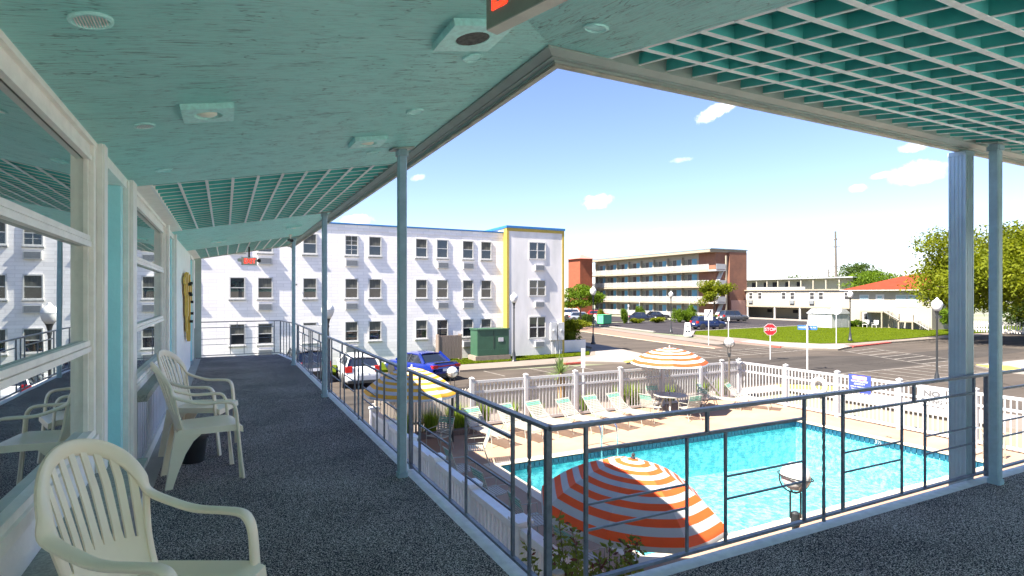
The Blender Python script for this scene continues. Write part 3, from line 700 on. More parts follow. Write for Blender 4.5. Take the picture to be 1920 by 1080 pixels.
# walls under the windows
P('sill_wall', MB().box(-.28, .0, -2.5, 4.2, 0, .75), M_wallw)
sw = P('sill_wall', MB().box(-.28, -.02, 5.7, 8.74, 0, .74), M_siding)
bm = MB().box(0, .028, 0, .10, .12, .74).mesh('siding_board', M_siding)
for i in range(19): obj('siding_board', bm, sw, (-.02, 5.75 + i * .157, 0))
P('sill_stone', MB().box(-.09, .115, 5.68, 8.72, .742, .80), M_stone)
P('baseboard', MB().box(-.02, .03, 5.7, 8.74, 0, .11), M_white)
def door(y0, y1, dm=M_teal_door):
    fr = MB(); fr.box(-.26, .01, y0, y1, 2.49, 2.60); fr.box(-.24, -.02, y0, y0 + .06, 0, 2.49); fr.box(-.05, .02, y1 - .05, y1, 0, 2.55)
    d = P('door', fr, M_trimw)
    P('door_leaf', MB().box(-.17, -.11, y0 + .06, y1 - .14, .02, 2.40).box(-.115, -.10, y0 + .2, y1 - .28, .15, 1.1).box(-.115, -.10, y0 + .2, y1 - .28, 1.25, 2.25), dm, d)
    P('jamb', MB().box(-.24, -.015, y1 - .17, y1 - .052, .0, 2.488), dm, d)
    P('transom', MB().box(-.17, -.10, y0 + .06, y1 - .14, 2.40, 2.49), dm, d)
    P('door_knob', MB().lathe([(0, 0), (.03, .01), (.03, .04), (0, .055)], 10, M=Matrix.Translation((-.10, y0 + .14, 1.0)) @ Matrix.Rotation(PI / 2, 4, 'Y')), M_chrome, d, smooth=True)
    P('threshold', MB().box(-.24, .02, y0, y1, 0, .03), M_grey, d)
door(4.365, 5.435); door(8.93, 10.07); door(15.05, 16.0)
P('window', MB().box(-.06, .03, 16.05, 16.5, .8, 2.5), M_trimw)
P('end_wall', MB().box(-.3, .16, YE - .14, YE, 0, 2.9), M_sage)
P('end_wall', MB().box(-.28, 0, 16.0, YE - .14, 0, 2.6), M_wallw)
# tiled planter box under the first window
pl = thing('planter_box', 'low tiled box with speckled stone top under the first window', 'planter box', (XW, 0, 0))
MB().box(-.0, .218, -1.6, 4.44, .0, .532).build('core', M_grout, pl)
MB().box(.001, .245, -1.62, 4.462, .533, .565).build('stone_top', M_stone, pl)
tA = MB().box(0, .012, .008, .292, .006, .168).mesh('tile', M_stile)
random.seed(2)
for r in range(3):
    for i in range(21):
        y = -1.6 + i * .3 - (.15 if r % 2 else 0)
        if y < -1.6 or y > 4.15: continue
        obj('tile', tA, pl, (.2185 + random.uniform(0, .002), y, .012 + r * .172))

# soffit, lattice, roof
roof = thing('walkway_roof', 'teal walkway roof with rough boarded soffit and egg crate lattice', 'roof', (0, 0, 2.7))
def R(n, mb, m, par=None, **k):
    mb.v = [(x, y, z - 2.7) for x, y, z in mb.v]
    return mb.build(n, m, par or roof, **k)
def bandL(y0, y1, pts=None):
    pts = pts or [(XW, y0), (XF, y0), (XF, y1), (XW, y1)]
    R('soffit_board', MB().prism(pts, lambda x, y: zl(x), lambda x, y: zl(x) + .115), M_sofL)
bandL(0, 0, [(XW, .379), (XF, YF), (XF, 5.74), (XW, 5.74)])
bandL(9.65, 13.66)
R('soffit_board', MB().prism([(XW, .3788), (XW, -2.5), (1.95, -2.5), (1.95, YF), (XF, YF)], lambda x, y: zr(y), lambda x, y: zr(y) + .115), M_sofR)
P2 = .2105
def waffleL(y0, y1):
    n = int((y1 - y0) / P2)
    for k in range(-1, 9):
        x = -.356 + .213 * k; z = zl(x) - .003
        R('lattice_strip', MB().box(x - .004, x + .004, y0, y1, z + .004, z + .070).box(x - .0125, x + .0125, y0, y1, z, z + .004, 1), (M_teal, M_mint))
    for j in range(n + 1):
        y = y0 + .05 + j * (y1 - y0 - .1) / n
        b = MB(); b.beam((-.56, y, zl(-.56) + .037), (XF, y, zl(XF) + .037), .008, .066)
        b.beam((-.56, y, zl(-.56) + .002), (XF, y, zl(XF) + .002), .016, .004, 1)
        R('lattice_slat', b, (M_teal, M_mint))
waffleL(5.75, 9.64); waffleL(13.67, YE - .18)
for y0, y1 in ((5.745, 9.645), (13.665, YE - .18)): R('wall_trim_board', MB().prism([(XW - .02, y0), (-.555, y0), (-.555, y1), (XW - .02, y1)], lambda x, y: zl(x) - .002, lambda x, y: zl(x) + .10), M_trimw)
XR1 = 9.5
for k in range(9):
    y = 2.352 - .207 * k; z = zr(y) - .003
    R('lattice_strip', MB().box(1.955, XR1, y - .004, y + .004, z + .004, z + .070).box(1.955, XR1, y - .0125, y + .0125, z, z + .004, 1), (M_teal, M_mint))
for j in range(36):
    x = 1.963 + .2105 * j
    if x > XR1: break
    w = .016 if j else .026
    b = MB(); b.beam((x, .55, zr(.55) + .037), (x, YF, zr(YF) + .037), .008, .066)
    b.beam((x, .55, zr(.55) + .002), (x, YF, zr(YF) + .002), w, .004, 1)
    R('lattice_slat', b, (M_teal, M_mint))
R('soffit_board', MB().prism([(1.951, -2.5), (12, -2.5), (12, .54), (1.951, .54)], lambda x, y: zr(y), lambda x, y: zr(y) + .115), M_sofR)
# deck over the lattice, pale strip along the eave
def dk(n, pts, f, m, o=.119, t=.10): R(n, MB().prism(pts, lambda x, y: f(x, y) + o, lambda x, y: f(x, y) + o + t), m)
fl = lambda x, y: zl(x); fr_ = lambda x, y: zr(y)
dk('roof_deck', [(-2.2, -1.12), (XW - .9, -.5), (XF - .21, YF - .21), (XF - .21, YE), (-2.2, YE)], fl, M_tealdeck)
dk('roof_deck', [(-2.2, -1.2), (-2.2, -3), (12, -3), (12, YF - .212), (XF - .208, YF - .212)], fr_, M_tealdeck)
dk('eave_board', [(XF - .208, YF - .2), (XF + .02, YF + .02), (XF + .02, YE), (XF - .208, YE)], fl, M_beige)
dk('eave_board', [(XF - .2, YF - .21), (12, YF - .21), (12, YF + .02), (XF + .02, YF + .018)], fr_, M_beige)
# wall strip seen above the lattice, against the building
# fascia and drip edge swept round the inside corner
def sweepL(name, prof, m, z_off=0):
    n = len(prof); V = []; 
    for (bx, by, ox, oy) in ((XF, YE + .05, 1, 0), (XF, YF, 1, 1), (12, YF, 0, 1)):
        for o, z in prof: V.append((bx + ox * o, by + oy * o, EYE + z))
    Fc = [(s * n + k, s * n + (k + 1) % n, (s + 1) * n + (k + 1) % n, (s + 1) * n + k) for s in range(2) for k in range(n)]
    Fc += [tuple(range(n - 1, -1, -1)), tuple(2 * n + k for k in range(n))]
    R(name, MB().add(V, Fc), m)
sweepL('fascia', [(0, 1.50), (.104, 1.50), (.104, 1.302), (.094, 1.302), (.094, 1.316), (.064, 1.316), (.064, 1.325), (.050, 1.325), (.050, 1.316), (0, 1.334)], M_fascia)
sweepL('drip_edge', [(.106, 1.53), (.138, 1.53), (.142, 1.292), (.106, 1.290)], M_drip)
sweepL('gravel_stop', [(-.02, 1.58), (.15, 1.58), (.15, 1.532), (-.02, 1.532)], M_cream)
R('end_fascia', MB().prism([(XW - .3, YE - .17), (XF, YE - .17), (XF, YE + .05), (XW - .3, YE + .05)], lambda x, y: zl(x) - .01, lambda x, y: zl(x) + .3), M_sage)

# recessed lights, vents and cover discs in the soffit
def sof_frame(x, y, left=True, drop=0.0):
    if left: z = zl(x); X = Vector((1, 0, .192)).normalized(); Y = Vector((0, 1, 0))
    else: z = zr(y); X = Vector((1, 0, 0)); Y = Vector((0, 1, .192)).normalized()
    Z = X.cross(Y); M = Matrix((X, Y, Z)).transposed().to_4x4(); M.translation = (x, y, z - drop)
    return M
def placed(o, M): o.matrix_world = M; return o
LG = 'recessed lights in the teal soffit'
def downlight(x, y, lab, lamp=True, left=True, s=.13):
    t = thing('recessed_light', lab, 'ceiling light', group=LG)
    mb = MB(); n = 20; r = s * .56
    sq = []
    for k in range(n):
        a = 2 * PI * (k + .5) / n; c, d = cos(a), sin(a); q = s / max(abs(c), abs(d)); sq.append((c * q, d * q))
    V = [(p[0], p[1], -.032) for p in sq] + [(r * cos(2 * PI * (k + .5) / n), r * sin(2 * PI * (k + .5) / n), -.032) for k in range(n)]
    V += [(p[0], p[1], .0) for p in sq] + [(r * .94 * cos(2 * PI * (k + .5) / n), r * .94 * sin(2 * PI * (k + .5) / n), -.002) for k in range(n)]
    Fc = []
    for k in range(n):
        k2 = (k + 1) % n
        Fc += [(k, n + k, n + k2, k2), (2 * n + k, k, k2, 2 * n + k2), (n + k, 3 * n + k, 3 * n + k2, n + k2)]
    mb.add(V, Fc); mb.build('plate', M_sofL if False else MATS_plate, t)
    MB().lathe([(0, -.004), (r * .94, -.004)], n).build('housing', M_dark, t)
    if lamp: MB().lathe([(0, -.042), (r * .45, -.039), (r * .72, -.028), (r * .78, -.002)], 18).build('lamp', M_bulb, t, True, loc=(-.006, .0, .004), rot=(.12, .10, 0))
    else: MB().lathe([(0, -.006), (r * .5, -.008), (r * .9, -.022), (r * .96, -.030)], 18).build('reflector', mat('dusty_reflector', (.10, .10, .09), .7, col2=(.03, .03, .03), vscale=40), t, True)
    placed(t, sof_frame(x, y, left)); return t
MATS_plate = mat('plate_paint', (0.50, 0.88, 0.84), 0.5, var=0.1, vscale=40, bump=.2)
downlight(-.085, 3.60, 'square recessed light with round cream lamp, nearest the first window')
downlight(1.03, 4.61, 'square recessed light with cream lamp next to the nearest post head')
downlight(1.05, 2.50, 'square recessed light with empty dark socket below the overhead exit sign', False, s=.15)
downlight(-.1, 12.2, 'small square light on the second soffit band near the wall')
downlight(1.15, 11.3, 'small square light on the second soffit band near the outer edge')
def disc(x, y, lab, grill=False, r=.062, left=True):
    t = thing('soffit_vent' if grill else 'cover_disc', lab, 'vent' if grill else 'cover plate')
    MB().lathe([(0, -.004 if not grill else .0), (r * .8, -.004 if not grill else .0), (r * .84, -.010), (r, -.008), (r * 1.02, 0)], 24).build('rim', MATS_plate, t, True)
    if grill:
        for k in range(-5, 6):
            w = r * .8 * math.sqrt(max(0, 1 - (k / 6.0) ** 2))
            MB().box(k * r * .135 - .0016, k * r * .135 + .0016, -w, w, -.008, -.001).build('louvre', M_mint, t)
    placed(t, sof_frame(x, y, left)); return t
disc(-.42, 2.45, 'large round slotted vent in the soffit above the first window', True, .068)
disc(-.41, 3.85, 'smaller round vent in the soffit beside the cream lamp', True, .055)
disc(-.42, 5.14, 'round cover disc in the soffit above the first teal door')
disc(1.19, 5.09, 'round cover disc in the soffit beside the nearest post head')
disc(1.18, 3.82, 'round cover disc in the middle of the soffit by the fascia')
disc(1.19, 2.82, 'round cover disc just below the empty socket light', r=.055)
disc(1.57, 2.22, 'round cover disc on the right hand soffit beyond the corner fold', r=.06, left=False)
cm = thing('security_camera', 'small dark bullet camera under the far soffit band', 'camera', (1.27, 13.1, zl(1.27)))
MB().lathe([(.04, -.02), (.04, 0)], 10).tube([(0, 0, 0), (0, 0, -.09)], .012).build('bracket', M_white, cm)
MB().tube([(-.02, .1, -.11), (.02, -.12, -.14)], .035, 10).build('camera_body', M_black, cm, True)
# exit signs
ex = thing('exit_sign', 'grey exit sign with red letters hanging over the corner of the walkway', 'exit sign', (.967, 1.867, EYE + 1.035))
Mx = Matrix.Rotation(rad(-3), 4, 'Z')
ex.rotation_euler = (0, 0, rad(17))
MB().box(0, .055, -.20, .17, 0, .19).build('case', (M_cream), ex)
MB().box(-.006, .0, -.195, .165, .0, .185).build('face_plate', M_signgrey, ex)
text_mesh('letters', 'EXIT', .145, M_red, ex, face_matrix((-.0075, -.005, .108), (0, -1, 0)), sx=.95, bold=.004)
MB().box(.01, .045, -.06, .06, .19, .30).build('mount', M_cream, ex)
e2 = thing('exit_sign', 'exit sign with two small lamps hanging at the far end of the walkway', 'exit sign', (.53, 15.0, EYE + .70), rad(6))
MB().box(-.17, .17, 0, .05, 0, .19).build('case', M_cream, e2)
text_mesh('letters', 'EXIT', .165, M_red, e2, face_matrix((.01, -.003, .095), (1, 0, 0)), sx=.78, bold=.0)
for s in (-1, 1): MB().lathe([(.02, -.05), (.045, 0), (.045, .02), (0, .025)], 12, M=Matrix.Translation((s * .215, 0, .12)) @ Matrix.Rotation(rad(100), 4, 'X')).tube([(s * .17, .02, .1), (s * .215, .02, .1)], .012, 6).build('emergency_lamp', M_black if s > 0 else M_cream, e2, True)
MB().tube([(0, .025, .19), (0, .025, .44)], .02, 8).build('mount', M_black, e2)

# posts that carry the roof
PG = 'grey-blue steel posts of the walkway'
def post(x, y, zt, lab):
    t = thing('support_post', lab, 'post', (x, y, 0), group=PG)
    mb = MB(); s = .038; c = .01
    pts = [(s - c, -s), (s, -s + c), (s, s - c), (s - c, s), (-s + c, s), (-s, s - c), (-s, -s + c), (-s + c, -s)]
    mb.prism(pts, .012, zt - .012); mb.build('shaft', M_post, t)
    MB().prism([(a * 1.32, b * 1.32) for a, b in pts], zt - .075, zt - .03).build('collar', M_post, t)
    MB().prism([(-.1, -.06), (.1, -.06), (.1, .06), (-.1, .06)], lambda a, b: zt - .014 + a * .192 * (1 if x < 2 else 0) + b * .192 * (0 if x < 2 else 1), lambda a, b: zt - .002 + a * .192 * (1 if x < 2 else 0) + b * .192 * (0 if x < 2 else 1)).build('cap_plate', M_fascia, t)
    MB().prism([(a * 1.25, b * 1.25) for a, b in pts], .0065, .05).build('foot', M_edge if False else M_post, t)
    return t
for y, lab in ((5.02, 'tall grey-blue post nearest the camera on the left walkway'), (9.47, 'second grey-blue post along the left walkway'), (14.03, 'farthest grey-blue post on the left walkway')):
    post(1.43, y, zl(1.43), lab)
post(5.98, 2.50, zr(2.50), 'grey-blue post standing on the right hand walkway beside the fluted column')
post(10.5, 2.50, zr(2.50), 'grey-blue post farther along the right hand walkway')
fc = thing('fluted_column', 'wide fluted metal column outside the railing by the pool', 'column', (5.97, 2.754, G))
pts = []
for k in range(4):
    for j in range(9):
        u = -.068 + .136 * j / 9
        for (uu, dd) in ((u, .068 if j % 2 == 0 else .0645), (u + .136 / 9 * .98, .068 if j % 2 == 0 else .0645)):
            a, b = uu, -dd
            for _ in range(k): a, b = -b, a
            pts.append((a, b))
MB().prism(pts, 0, EYE + 1.285 - G).build('shaft', M_alu, fc)
MB().box(-.072, .072, -.071, .072, EYE + 1.25 - G, EYE + 1.288 - G).build('capital', M_alu, fc)

# railings
BAR = .016
def rail_run(root, p0, p1, mods, posts, twists, stubs=(), ztop=.93):
    """straight run from p0 to p1 in plan; positions are metres along it"""
    p0 = Vector(p0); d = (Vector(p1) - p0); L = d.length; d.normalize(); r = Vector((-d.y, d.x, 0))
    def q(s, z): v = p0 + d * s; return (v.x, v.y, z)
    def bar(n, a, b, w=BAR, h=BAR, **k): MB().beam(a, b, w, h, up=(0, 0, 1)).build(n, M_rail, root, **k)
    MB().beam(q(-.02, ztop), q(L + .02, ztop), .044, .013).beam(q(-.02, ztop - .012), q(L + .02, ztop - .012), .03, .012).build('top_rail', M_rail, root)
    bar('bottom_rail', q(0, .05), q(L, .05), .03, .018)
    zt = ztop - .018
    def up(n, s, z0, z1, w=BAR):
        v = p0 + d * s
        MB().box(v.x - w / 2, v.x + w / 2, v.y - w / 2, v.y + w / 2, z0, z1).build(n, M_rail, root)
    for s in posts: up('post', s, .007, zt, .034)
    for a in mods:
        up('upright', a, .059, zt, .02); up('upright', a + 1.85, .059, zt, .02)
        bar('second_rail', q(a + .01, .775), q(a + 1.84, .775), .02, .018)
        up('upright', a + .75, .059, .766); up('upright', a + 1.08, .059, .766); up('stub', a + .92, .784, zt, .02)
        for s0, s1 in ((a + .01, a + .742), (a + 1.088, a + 1.84)):
            for z in (.475, .33): bar('crossbar', q(s0, z), q(s1, z), .012, .012)
    for s in twists:
        v = p0 + d * s; mb = MB(); n = 44; V = []; Fc = []
        for i in range(n + 1):
            z = .007 + (zt - .007) * i / n; tw = 0 if (z < .25 or z > .7) else (z - .25) / .45 * PI * 3
            for k in range(4):
                a = tw + PI / 4 + k * PI / 2; V.append((v.x + .0125 * cos(a), v.y + .0125 * sin(a), z))
        for i in range(n):
            for k in range(4): Fc.append((i * 4 + k, i * 4 + (k + 1) % 4, (i + 1) * 4 + (k + 1) % 4, (i + 1) * 4 + k))
        mb.add(V, Fc).build('twisted_bar', M_rail, root)
rl = thing('guard_rail', 'dark steel railing down the left walkway to its far end', 'railing', (0, 0, 0))
rail_run(rl, (1.567, 2.662, 0), (1.567, 15.1, 0), [.42, 2.79, 5.12, 7.44, 9.77], [0, 2.54, 7.22, 11.88], [.21, 4.88 + .01, 9.53])
rr = thing('guard_rail', 'dark steel railing along the right walkway above the pool', 'railing', (0, 0, 0))
rail_run(rr, (1.585, 2.64, 0), (11.5, 2.64, 0), [.215, 2.50, 4.83, 7.1], [4.57, 9.2], [2.28, 6.9])
rm = thing('guard_rail', 'short splayed length of railing near the far corner', 'railing', (0, 0, 0))
rail_run(rm, (1.567, 15.12, 0), (1.37, 16.86, 0), [], [1.72], [.25, .6, .95, 1.3])
re_ = thing('guard_rail', 'railing across the far end of the walkway in front of the white block', 'railing', (0, 0, 0))
rail_run(re_, (1.35, 16.86, 0), (-.55, 16.86, 0), [.13], [], [])

# ornament on the wall
orn = thing('wall_ornament', 'yellow wooden slatted ornament hanging on the white wall', 'wall ornament', (XW + .03, 12.9, 1.62))
random.seed(5)
prof = [(-1.25, .28, .34), (-.95, .10, .40), (-.65, -.25, .44), (-.35, -.5, .46), (-.05, -.62, .46), (.25, -.70, .43), (.55, -.55, .38), (.85, -.28, .34), (1.15, -.05, .28)]
for i, (y, z0, z1) in enumerate(prof):
    MB().box(0, .03 + .014 * (i % 3), y * .75 - .10, y * .75 + .10, z0 * 1.15 - .1, z1).build('plank', M_ywood, orn)
MB().box(.0, .07, -.10, .0, -.85, .40).build('spine', M_ywood, orn)
for (y, z) in ((-.55, .22), (-.5, .05), (-.2, .25), (-.22, .02), (.1, -.12), (.12, -.35), (-.1, -.5)): MB().box(.06, .115, y - .04, y + .04, z - .025, z + .025).build('peg', M_dark, orn)

# resin armchairs
def sup(a, b, e=3.0, n=12):
    out = []
    for k in range(n):
        t = 2 * PI * (k + .5) / n; c, s = cos(t), sin(t)
        out.append((a * math.copysign(abs(c) ** (2 / e), c), b * math.copysign(abs(s) ** (2 / e), s)))
    return out
def back_x(y, z):        # the backrest surface: leans back and is hollow
    return -.215 - (z - .46) * .30 + 1.05 * y * y - .06 * max(0, (z - .85))
def make_chair(lab):
    t = thing('resin_armchair', lab, 'chair', group='cream resin armchairs on the walkway')
    # seat
    mb = MB(); n = 10; V = []; Fc = []
    for i in range(n + 1):
        for j in range(n + 1):
            u = i / n; v = j / n * 2 - 1
            x = -.22 + .50 * u; w = .225 + .035 * u; z = .485 - .035 * math.exp(-((u - .3) / .35) ** 2) * (1 - v * v) - .022 * max(0, (u - .85) / .15) ** 2
            V.append((x, v * w, z))
    m1 = n + 1
    for i in range(n):
        for j in range(n): Fc.append((i * m1 + j, (i + 1) * m1 + j, (i + 1) * m1 + j + 1, i * m1 + j + 1))
    N = len(V); V += [(x, y, z - .012) for x, y, z in V]; Fc += [tuple(N + k for k in reversed(f)) for f in Fc[:]]
    # skirt all round
    edge = [i * m1 for i in range(n + 1)] + [n * m1 + j for j in range(1, n + 1)] + [i * m1 + n for i in range(n - 1, -1, -1)] + [j for j in range(n - 1, 0, -1)]
    E0 = len(V)
    for e in edge:
        x, y, z = V[e]; V.append((x * 1.012, y * 1.03, z - .052))
    E1 = len(V)
    for e in edge:
        x, y, z = V[e]; V.append((x * .985, y * .985, z - .050))
    L = len(edge)
    for k in range(L):
        k2 = (k + 1) % L
        Fc += [(edge[k], E0 + k, E0 + k2, edge[k2]), (E0 + k, E1 + k, E1 + k2, E0 + k2), (E1 + k, edge[k] + N, edge[k2] + N, E1 + k2)]
    mb.add(V, Fc).build('seat', M_plastic, t, True)
    # one band: front leg, arm, round the back and down the other side
    def bp(y, z): return (back_x(y, z), y, z)
    half = [(.285, .262, 0), (.262, .258, .20), (.242, .255, .42), (.226, .255, .60), (.205, .256, .665), (.165, .258, .692), (.08, .262, .697), (-.03, .264, .700), (-.12, .260, .722)]
    up = [bp(.250, .775), bp(.236, .845), bp(.205, .920), bp(.150, .980), bp(.078, 1.015), bp(0, 1.027)]
    hw = [(0, 1, 0)] * 4 + [(.0, 1, 0)] * 5
    wd = [Vector((0, 1, 0))] * 8 + [Vector((-.25, .95, .0))]
    wu = [Vector((-.45, .85, .10)), Vector((-.1, .9, .3)), Vector((0, .75, .6)), Vector((0, .45, .9)), Vector((0, .2, 1)), Vector((0, 0, 1))]
    pts = half + up; wds = wd + wu; wid = [.027, .029, .030, .030, .030, .029, .028, .028, .029, .030, .031, .032, .033, .034, .034]
    full = [Vector(p) for p in pts] + [Vector((p[0], -p[1], p[2])) for p in reversed(pts[:-1])]
    # width direction must stay continuous: mirror, then flip
    wf = wds + [Vector((w.x, -w.y, w.z)) * 1 for w in reversed(wds[:-1])]
    for i in range(len(wds), len(wf)): pass
    wv = wid + list(reversed(wid[:-1]))
    cp = catmull(full, 5); cw = catmull([Vector(w) for w in wds] , 5)
    cw = cw + [Vector((w.x, -w.y, w.z)) for w in reversed(cw[:-1])]
    cs = catmull([Vector((w, 0, 0)) for w in wv], 5)
    # the section is symmetrical, so a flipped width direction only needs re-signing to stay untwisted
    for i in range(1, len(cw)):
        if cw[i].dot(cw[i - 1]) < 0: cw[i] = -cw[i]
    n = 14; V = []; Lc = len(cp)
    for i, p in enumerate(cp):
        d = (cp[min(i + 1, Lc - 1)] - cp[max(i - 1, 0)]).normalized(); w = (cw[i] - d * cw[i].dot(d)).normalized(); b = d.cross(w)
        for x, y in sup(cs[i].x, .0135, 2.6, n): V.append(p + w * x + b * y)
    Fc = [(i * n + k, i * n + (k + 1) % n, (i + 1) * n + (k + 1) % n, (i + 1) * n + k) for i in range(Lc - 1) for k in range(n)]
    Fc += [tuple(range(n - 1, -1, -1)), tuple((Lc - 1) * n + k for k in range(n))]
    # split the band into arms with front legs, and the back rim
    cut = 8 * 5
    def piece(i0, i1, name):
        mb = MB(); vs = V[i0 * n:(i1 + 1) * n]; c = i1 - i0
        fs = [(i * n + k, i * n + (k + 1) % n, (i + 1) * n + (k + 1) % n, (i + 1) * n + k) for i in range(c) for k in range(n)]
        fs += [tuple(range(n - 1, -1, -1)), tuple(c * n + k for k in range(n))]
        return mb.add(vs, fs).build(name, M_plastic, t, True)
    piece(0, cut, 'armrest'); piece(cut, Lc - 1 - cut, 'back_rim'); piece(Lc - 1 - cut, Lc - 1, 'armrest')
    # sides of the back running down from the rim to the seat
    for s in (-1, 1):
        pp = [bp(s * .242, .79), bp(s * .222, .70), bp(s * .205, .60), bp(s * .198, .50), bp(s * .20, .455)]
        cpp = catmull(pp, 4); MB().sweep(cpp, lambda u: sup(.017, .010, 3, 8), [(0, 1, 0)] * len(cpp)).build('back_side', M_plastic, t, True)
    # fan of slats above a solid lower panel
    NS = 9; g = .0100
    def ztop(a): return .785 + .225 * math.sqrt(max(0, 1 - a * a))
    def yy(a, z): 
        u = min(1, max(0, (z - .455) / .42)); return a * (.185 + .050 * u)
    for k in range(NS):
        a0 = -1 + 2 * k / NS; a1 = a0 + 2 / NS; V = []; Fc = []; m = 12
        zt = ztop((a0 + a1) / 2 * .97) + .004
        zb = .60 + .035 * math.cos(PI * (a0 + a1) / 2)
        for i in range(m + 1):
            z = zb + (zt - zb) * i / m; gg = g * min(1, i / 1.5) * (.65 + .7 * i / m)
            for a, sg in ((a0, 1), (a1, -1)):
                y = yy(a, z) + sg * gg
                V.append((back_x(y, z) + .004, y, z))
            for a, sg in ((a0, 1), (a1, -1)):
                y = yy(a, z) + sg * gg
                V.append((back_x(y, z) - .004, y, z))
        for i in range(m):
            b = i * 4; c = b + 4
            Fc += [(b, b + 1, c + 1, c), (b + 2, c + 2, c + 3, b + 3), (b, c, c + 2, b + 2), (b + 1, b + 3, c + 3, c + 1)]
        Fc += [(0, 2, 3, 1), (m * 4, m * 4 + 1, m * 4 + 3, m * 4 + 2)]
        MB().add(V, Fc).build('back_slat', M_plastic, t, True)
    V = []; Fc = []; nn = 12
    for i in range(4):
        for j in range(nn + 1):
            a = j / nn * 2 - 1; zt = .605 + .035 * math.cos(PI * a / 1 * .5 * 2 / 2)
            z = .455 + (zt - .455) * i / 3; y = yy(a, z); V.append((back_x(y, z) + .0045, y, z))
    q = nn + 1
    Fc = [(i * q + j, i * q + j + 1, (i + 1) * q + j + 1, (i + 1) * q + j) for i in range(3) for j in range(nn)]
    N = len(V); V += [(x - .009, y, z) for x, y, z in V]; Fc += [tuple(N + k for k in reversed(f)) for f in Fc[:]]
    Fc += [(j, N + j, N + j + 1, j + 1) for j in range(nn)]
    MB().add(V, Fc).build('back_panel', M_plastic, t, True)
    # rear legs: broad at the seat, thin at the foot, L-shaped
    for s in (-1, 1):
        prof = [(-.235, .47), (-.245, .36), (-.285, .15), (-.315, 0), (-.262, 0), (-.225, .12), (-.165, .28), (-.105, .38), (-.03, .445), (-.03, .47)]
        V = []
        for yo in (.232, .208):
            for x, z in prof: V.append((x, s * (yo + .018 * (1 - z / .47)), z))
        n = len(prof); Fc = [tuple(range(n)), tuple(range(2 * n - 1, n - 1, -1))] + [(i, n + i, n + (i + 1) % n, (i + 1) % n) for i in range(n)]
        mb = MB().add(V, Fc)
        V = [(-.24, s * .232, .47), (-.24, s * .15, .47), (-.315, s * .205, 0), (-.315, s * .25, 0), (-.228, s * .23, .47), (-.228, s * .15, .47), (-.303, s * .205, 0), (-.303, s * .25, 0)]
        mb.add(V, [(0, 1, 2, 3), (7, 6, 5, 4), (0, 4, 5, 1), (1, 5, 6, 2), (2, 6, 7, 3), (3, 7, 4, 0)])
        mb.build('rear_leg', M_plastic, t)
        # inner flange of the front leg
        V = [(.215, s * .232, .62), (.255, s * .235, .0), (.290, s * .235, .0), (.245, s * .232, .45), (.215, s * .243, .62), (.255, s * .246, .0), (.290, s * .246, .0), (.245, s * .243, .45)]
        MB().add(V, [(0, 1, 2, 3), (7, 6, 5, 4), (0, 4, 5, 1), (1, 5, 6, 2), (2, 6, 7, 3), (3, 7, 4, 0)]).build('leg_flange', M_plastic, t)
    return t
ch = make_chair('cream resin armchair nearest the camera, in front of the tiled box')
ch.location = (-.215, 2.61, .007); ch.rotation_euler = (0, 0, rad(-31))
copy_tree(ch, (-.17, 5.84, .007), rad(9), 'cream resin armchair in side view, middle one of the three')
copy_tree(ch, (-.22, 6.86, .007), rad(-20), 'cream resin armchair farthest from the camera, overlapped by the middle one')
pot = thing('plant_pot', 'black plant pot with a dry stem behind the middle armchair', 'pot', (-.28, 6.4, .007))
MB().lathe([(.10, 0), (.13, .24), (.145, .24), (.145, .27), (.125, .27), (.115, .2), (0, .2)], 20).build('pot_body', M_black, pot, True)
MB().tube([(0, 0, .2), (.04, .02, .34), (.12, .0, .40)], .006, 5).tube([(0, 0, .2), (-.05, .03, .32), (-.03, .1, .4)], .005, 5).build('stem', M_bark, pot)

# ------------------------------------------------------------------ the white block across the street
M_fwhite = mat('exterior_white', (0.50, 0.49, 0.47), 0.6, var=.05)
wb = thing('white_block', 'long white three storey block with small windows and a yellow edged end bay', 'building', (0, 37, -2.9))
ZB = -2.9
def B(mb, n, m, par=None, **k):
    return mb.build(n, m, par or wb, **k)
B(MB().box(-22, 18.04, 0, 12, -.1, 6.10 - ZB), 'wall', M_wblock)
B(MB().box(-22, 18.05, -.07, 12.1, 6.10 - ZB, 6.19 - ZB), 'coping', M_blue)
B(MB().box(-22, 18.04, -.025, 0, 5.72 - ZB, 5.80 - ZB), 'string_course', M_wblock)
B(MB().box(18.08, 22.86, -.55, 10, -.1, 6.44 - ZB), 'end_bay', M_stucco)
B(MB().box(18.0, 22.94, -.63, 10.1, 6.44 - ZB, 6.60 - ZB), 'coping', M_blue)
B(MB().box(18.05, 22.89, -.58, -.55, 6.22 - ZB, 6.435 - ZB).box(18.05, 18.21, -.582, -.55, 0, 6.22 - ZB).box(22.70, 22.89, -.58, -.55, 0, 6.22 - ZB).box(18.043, 18.08, -.58, 0, 0, 6.435 - ZB), 'yellow_trim', M_wyel)
B(MB().box(22.86, 23.0, -.4, -.25, 4.6 - ZB, 5.4 - ZB), 'vent_pipe', M_black)
M_grille0 = mat('sill_moss', (.16, .15, .12), .9, col2=(.5, .5, .48), vscale=14)
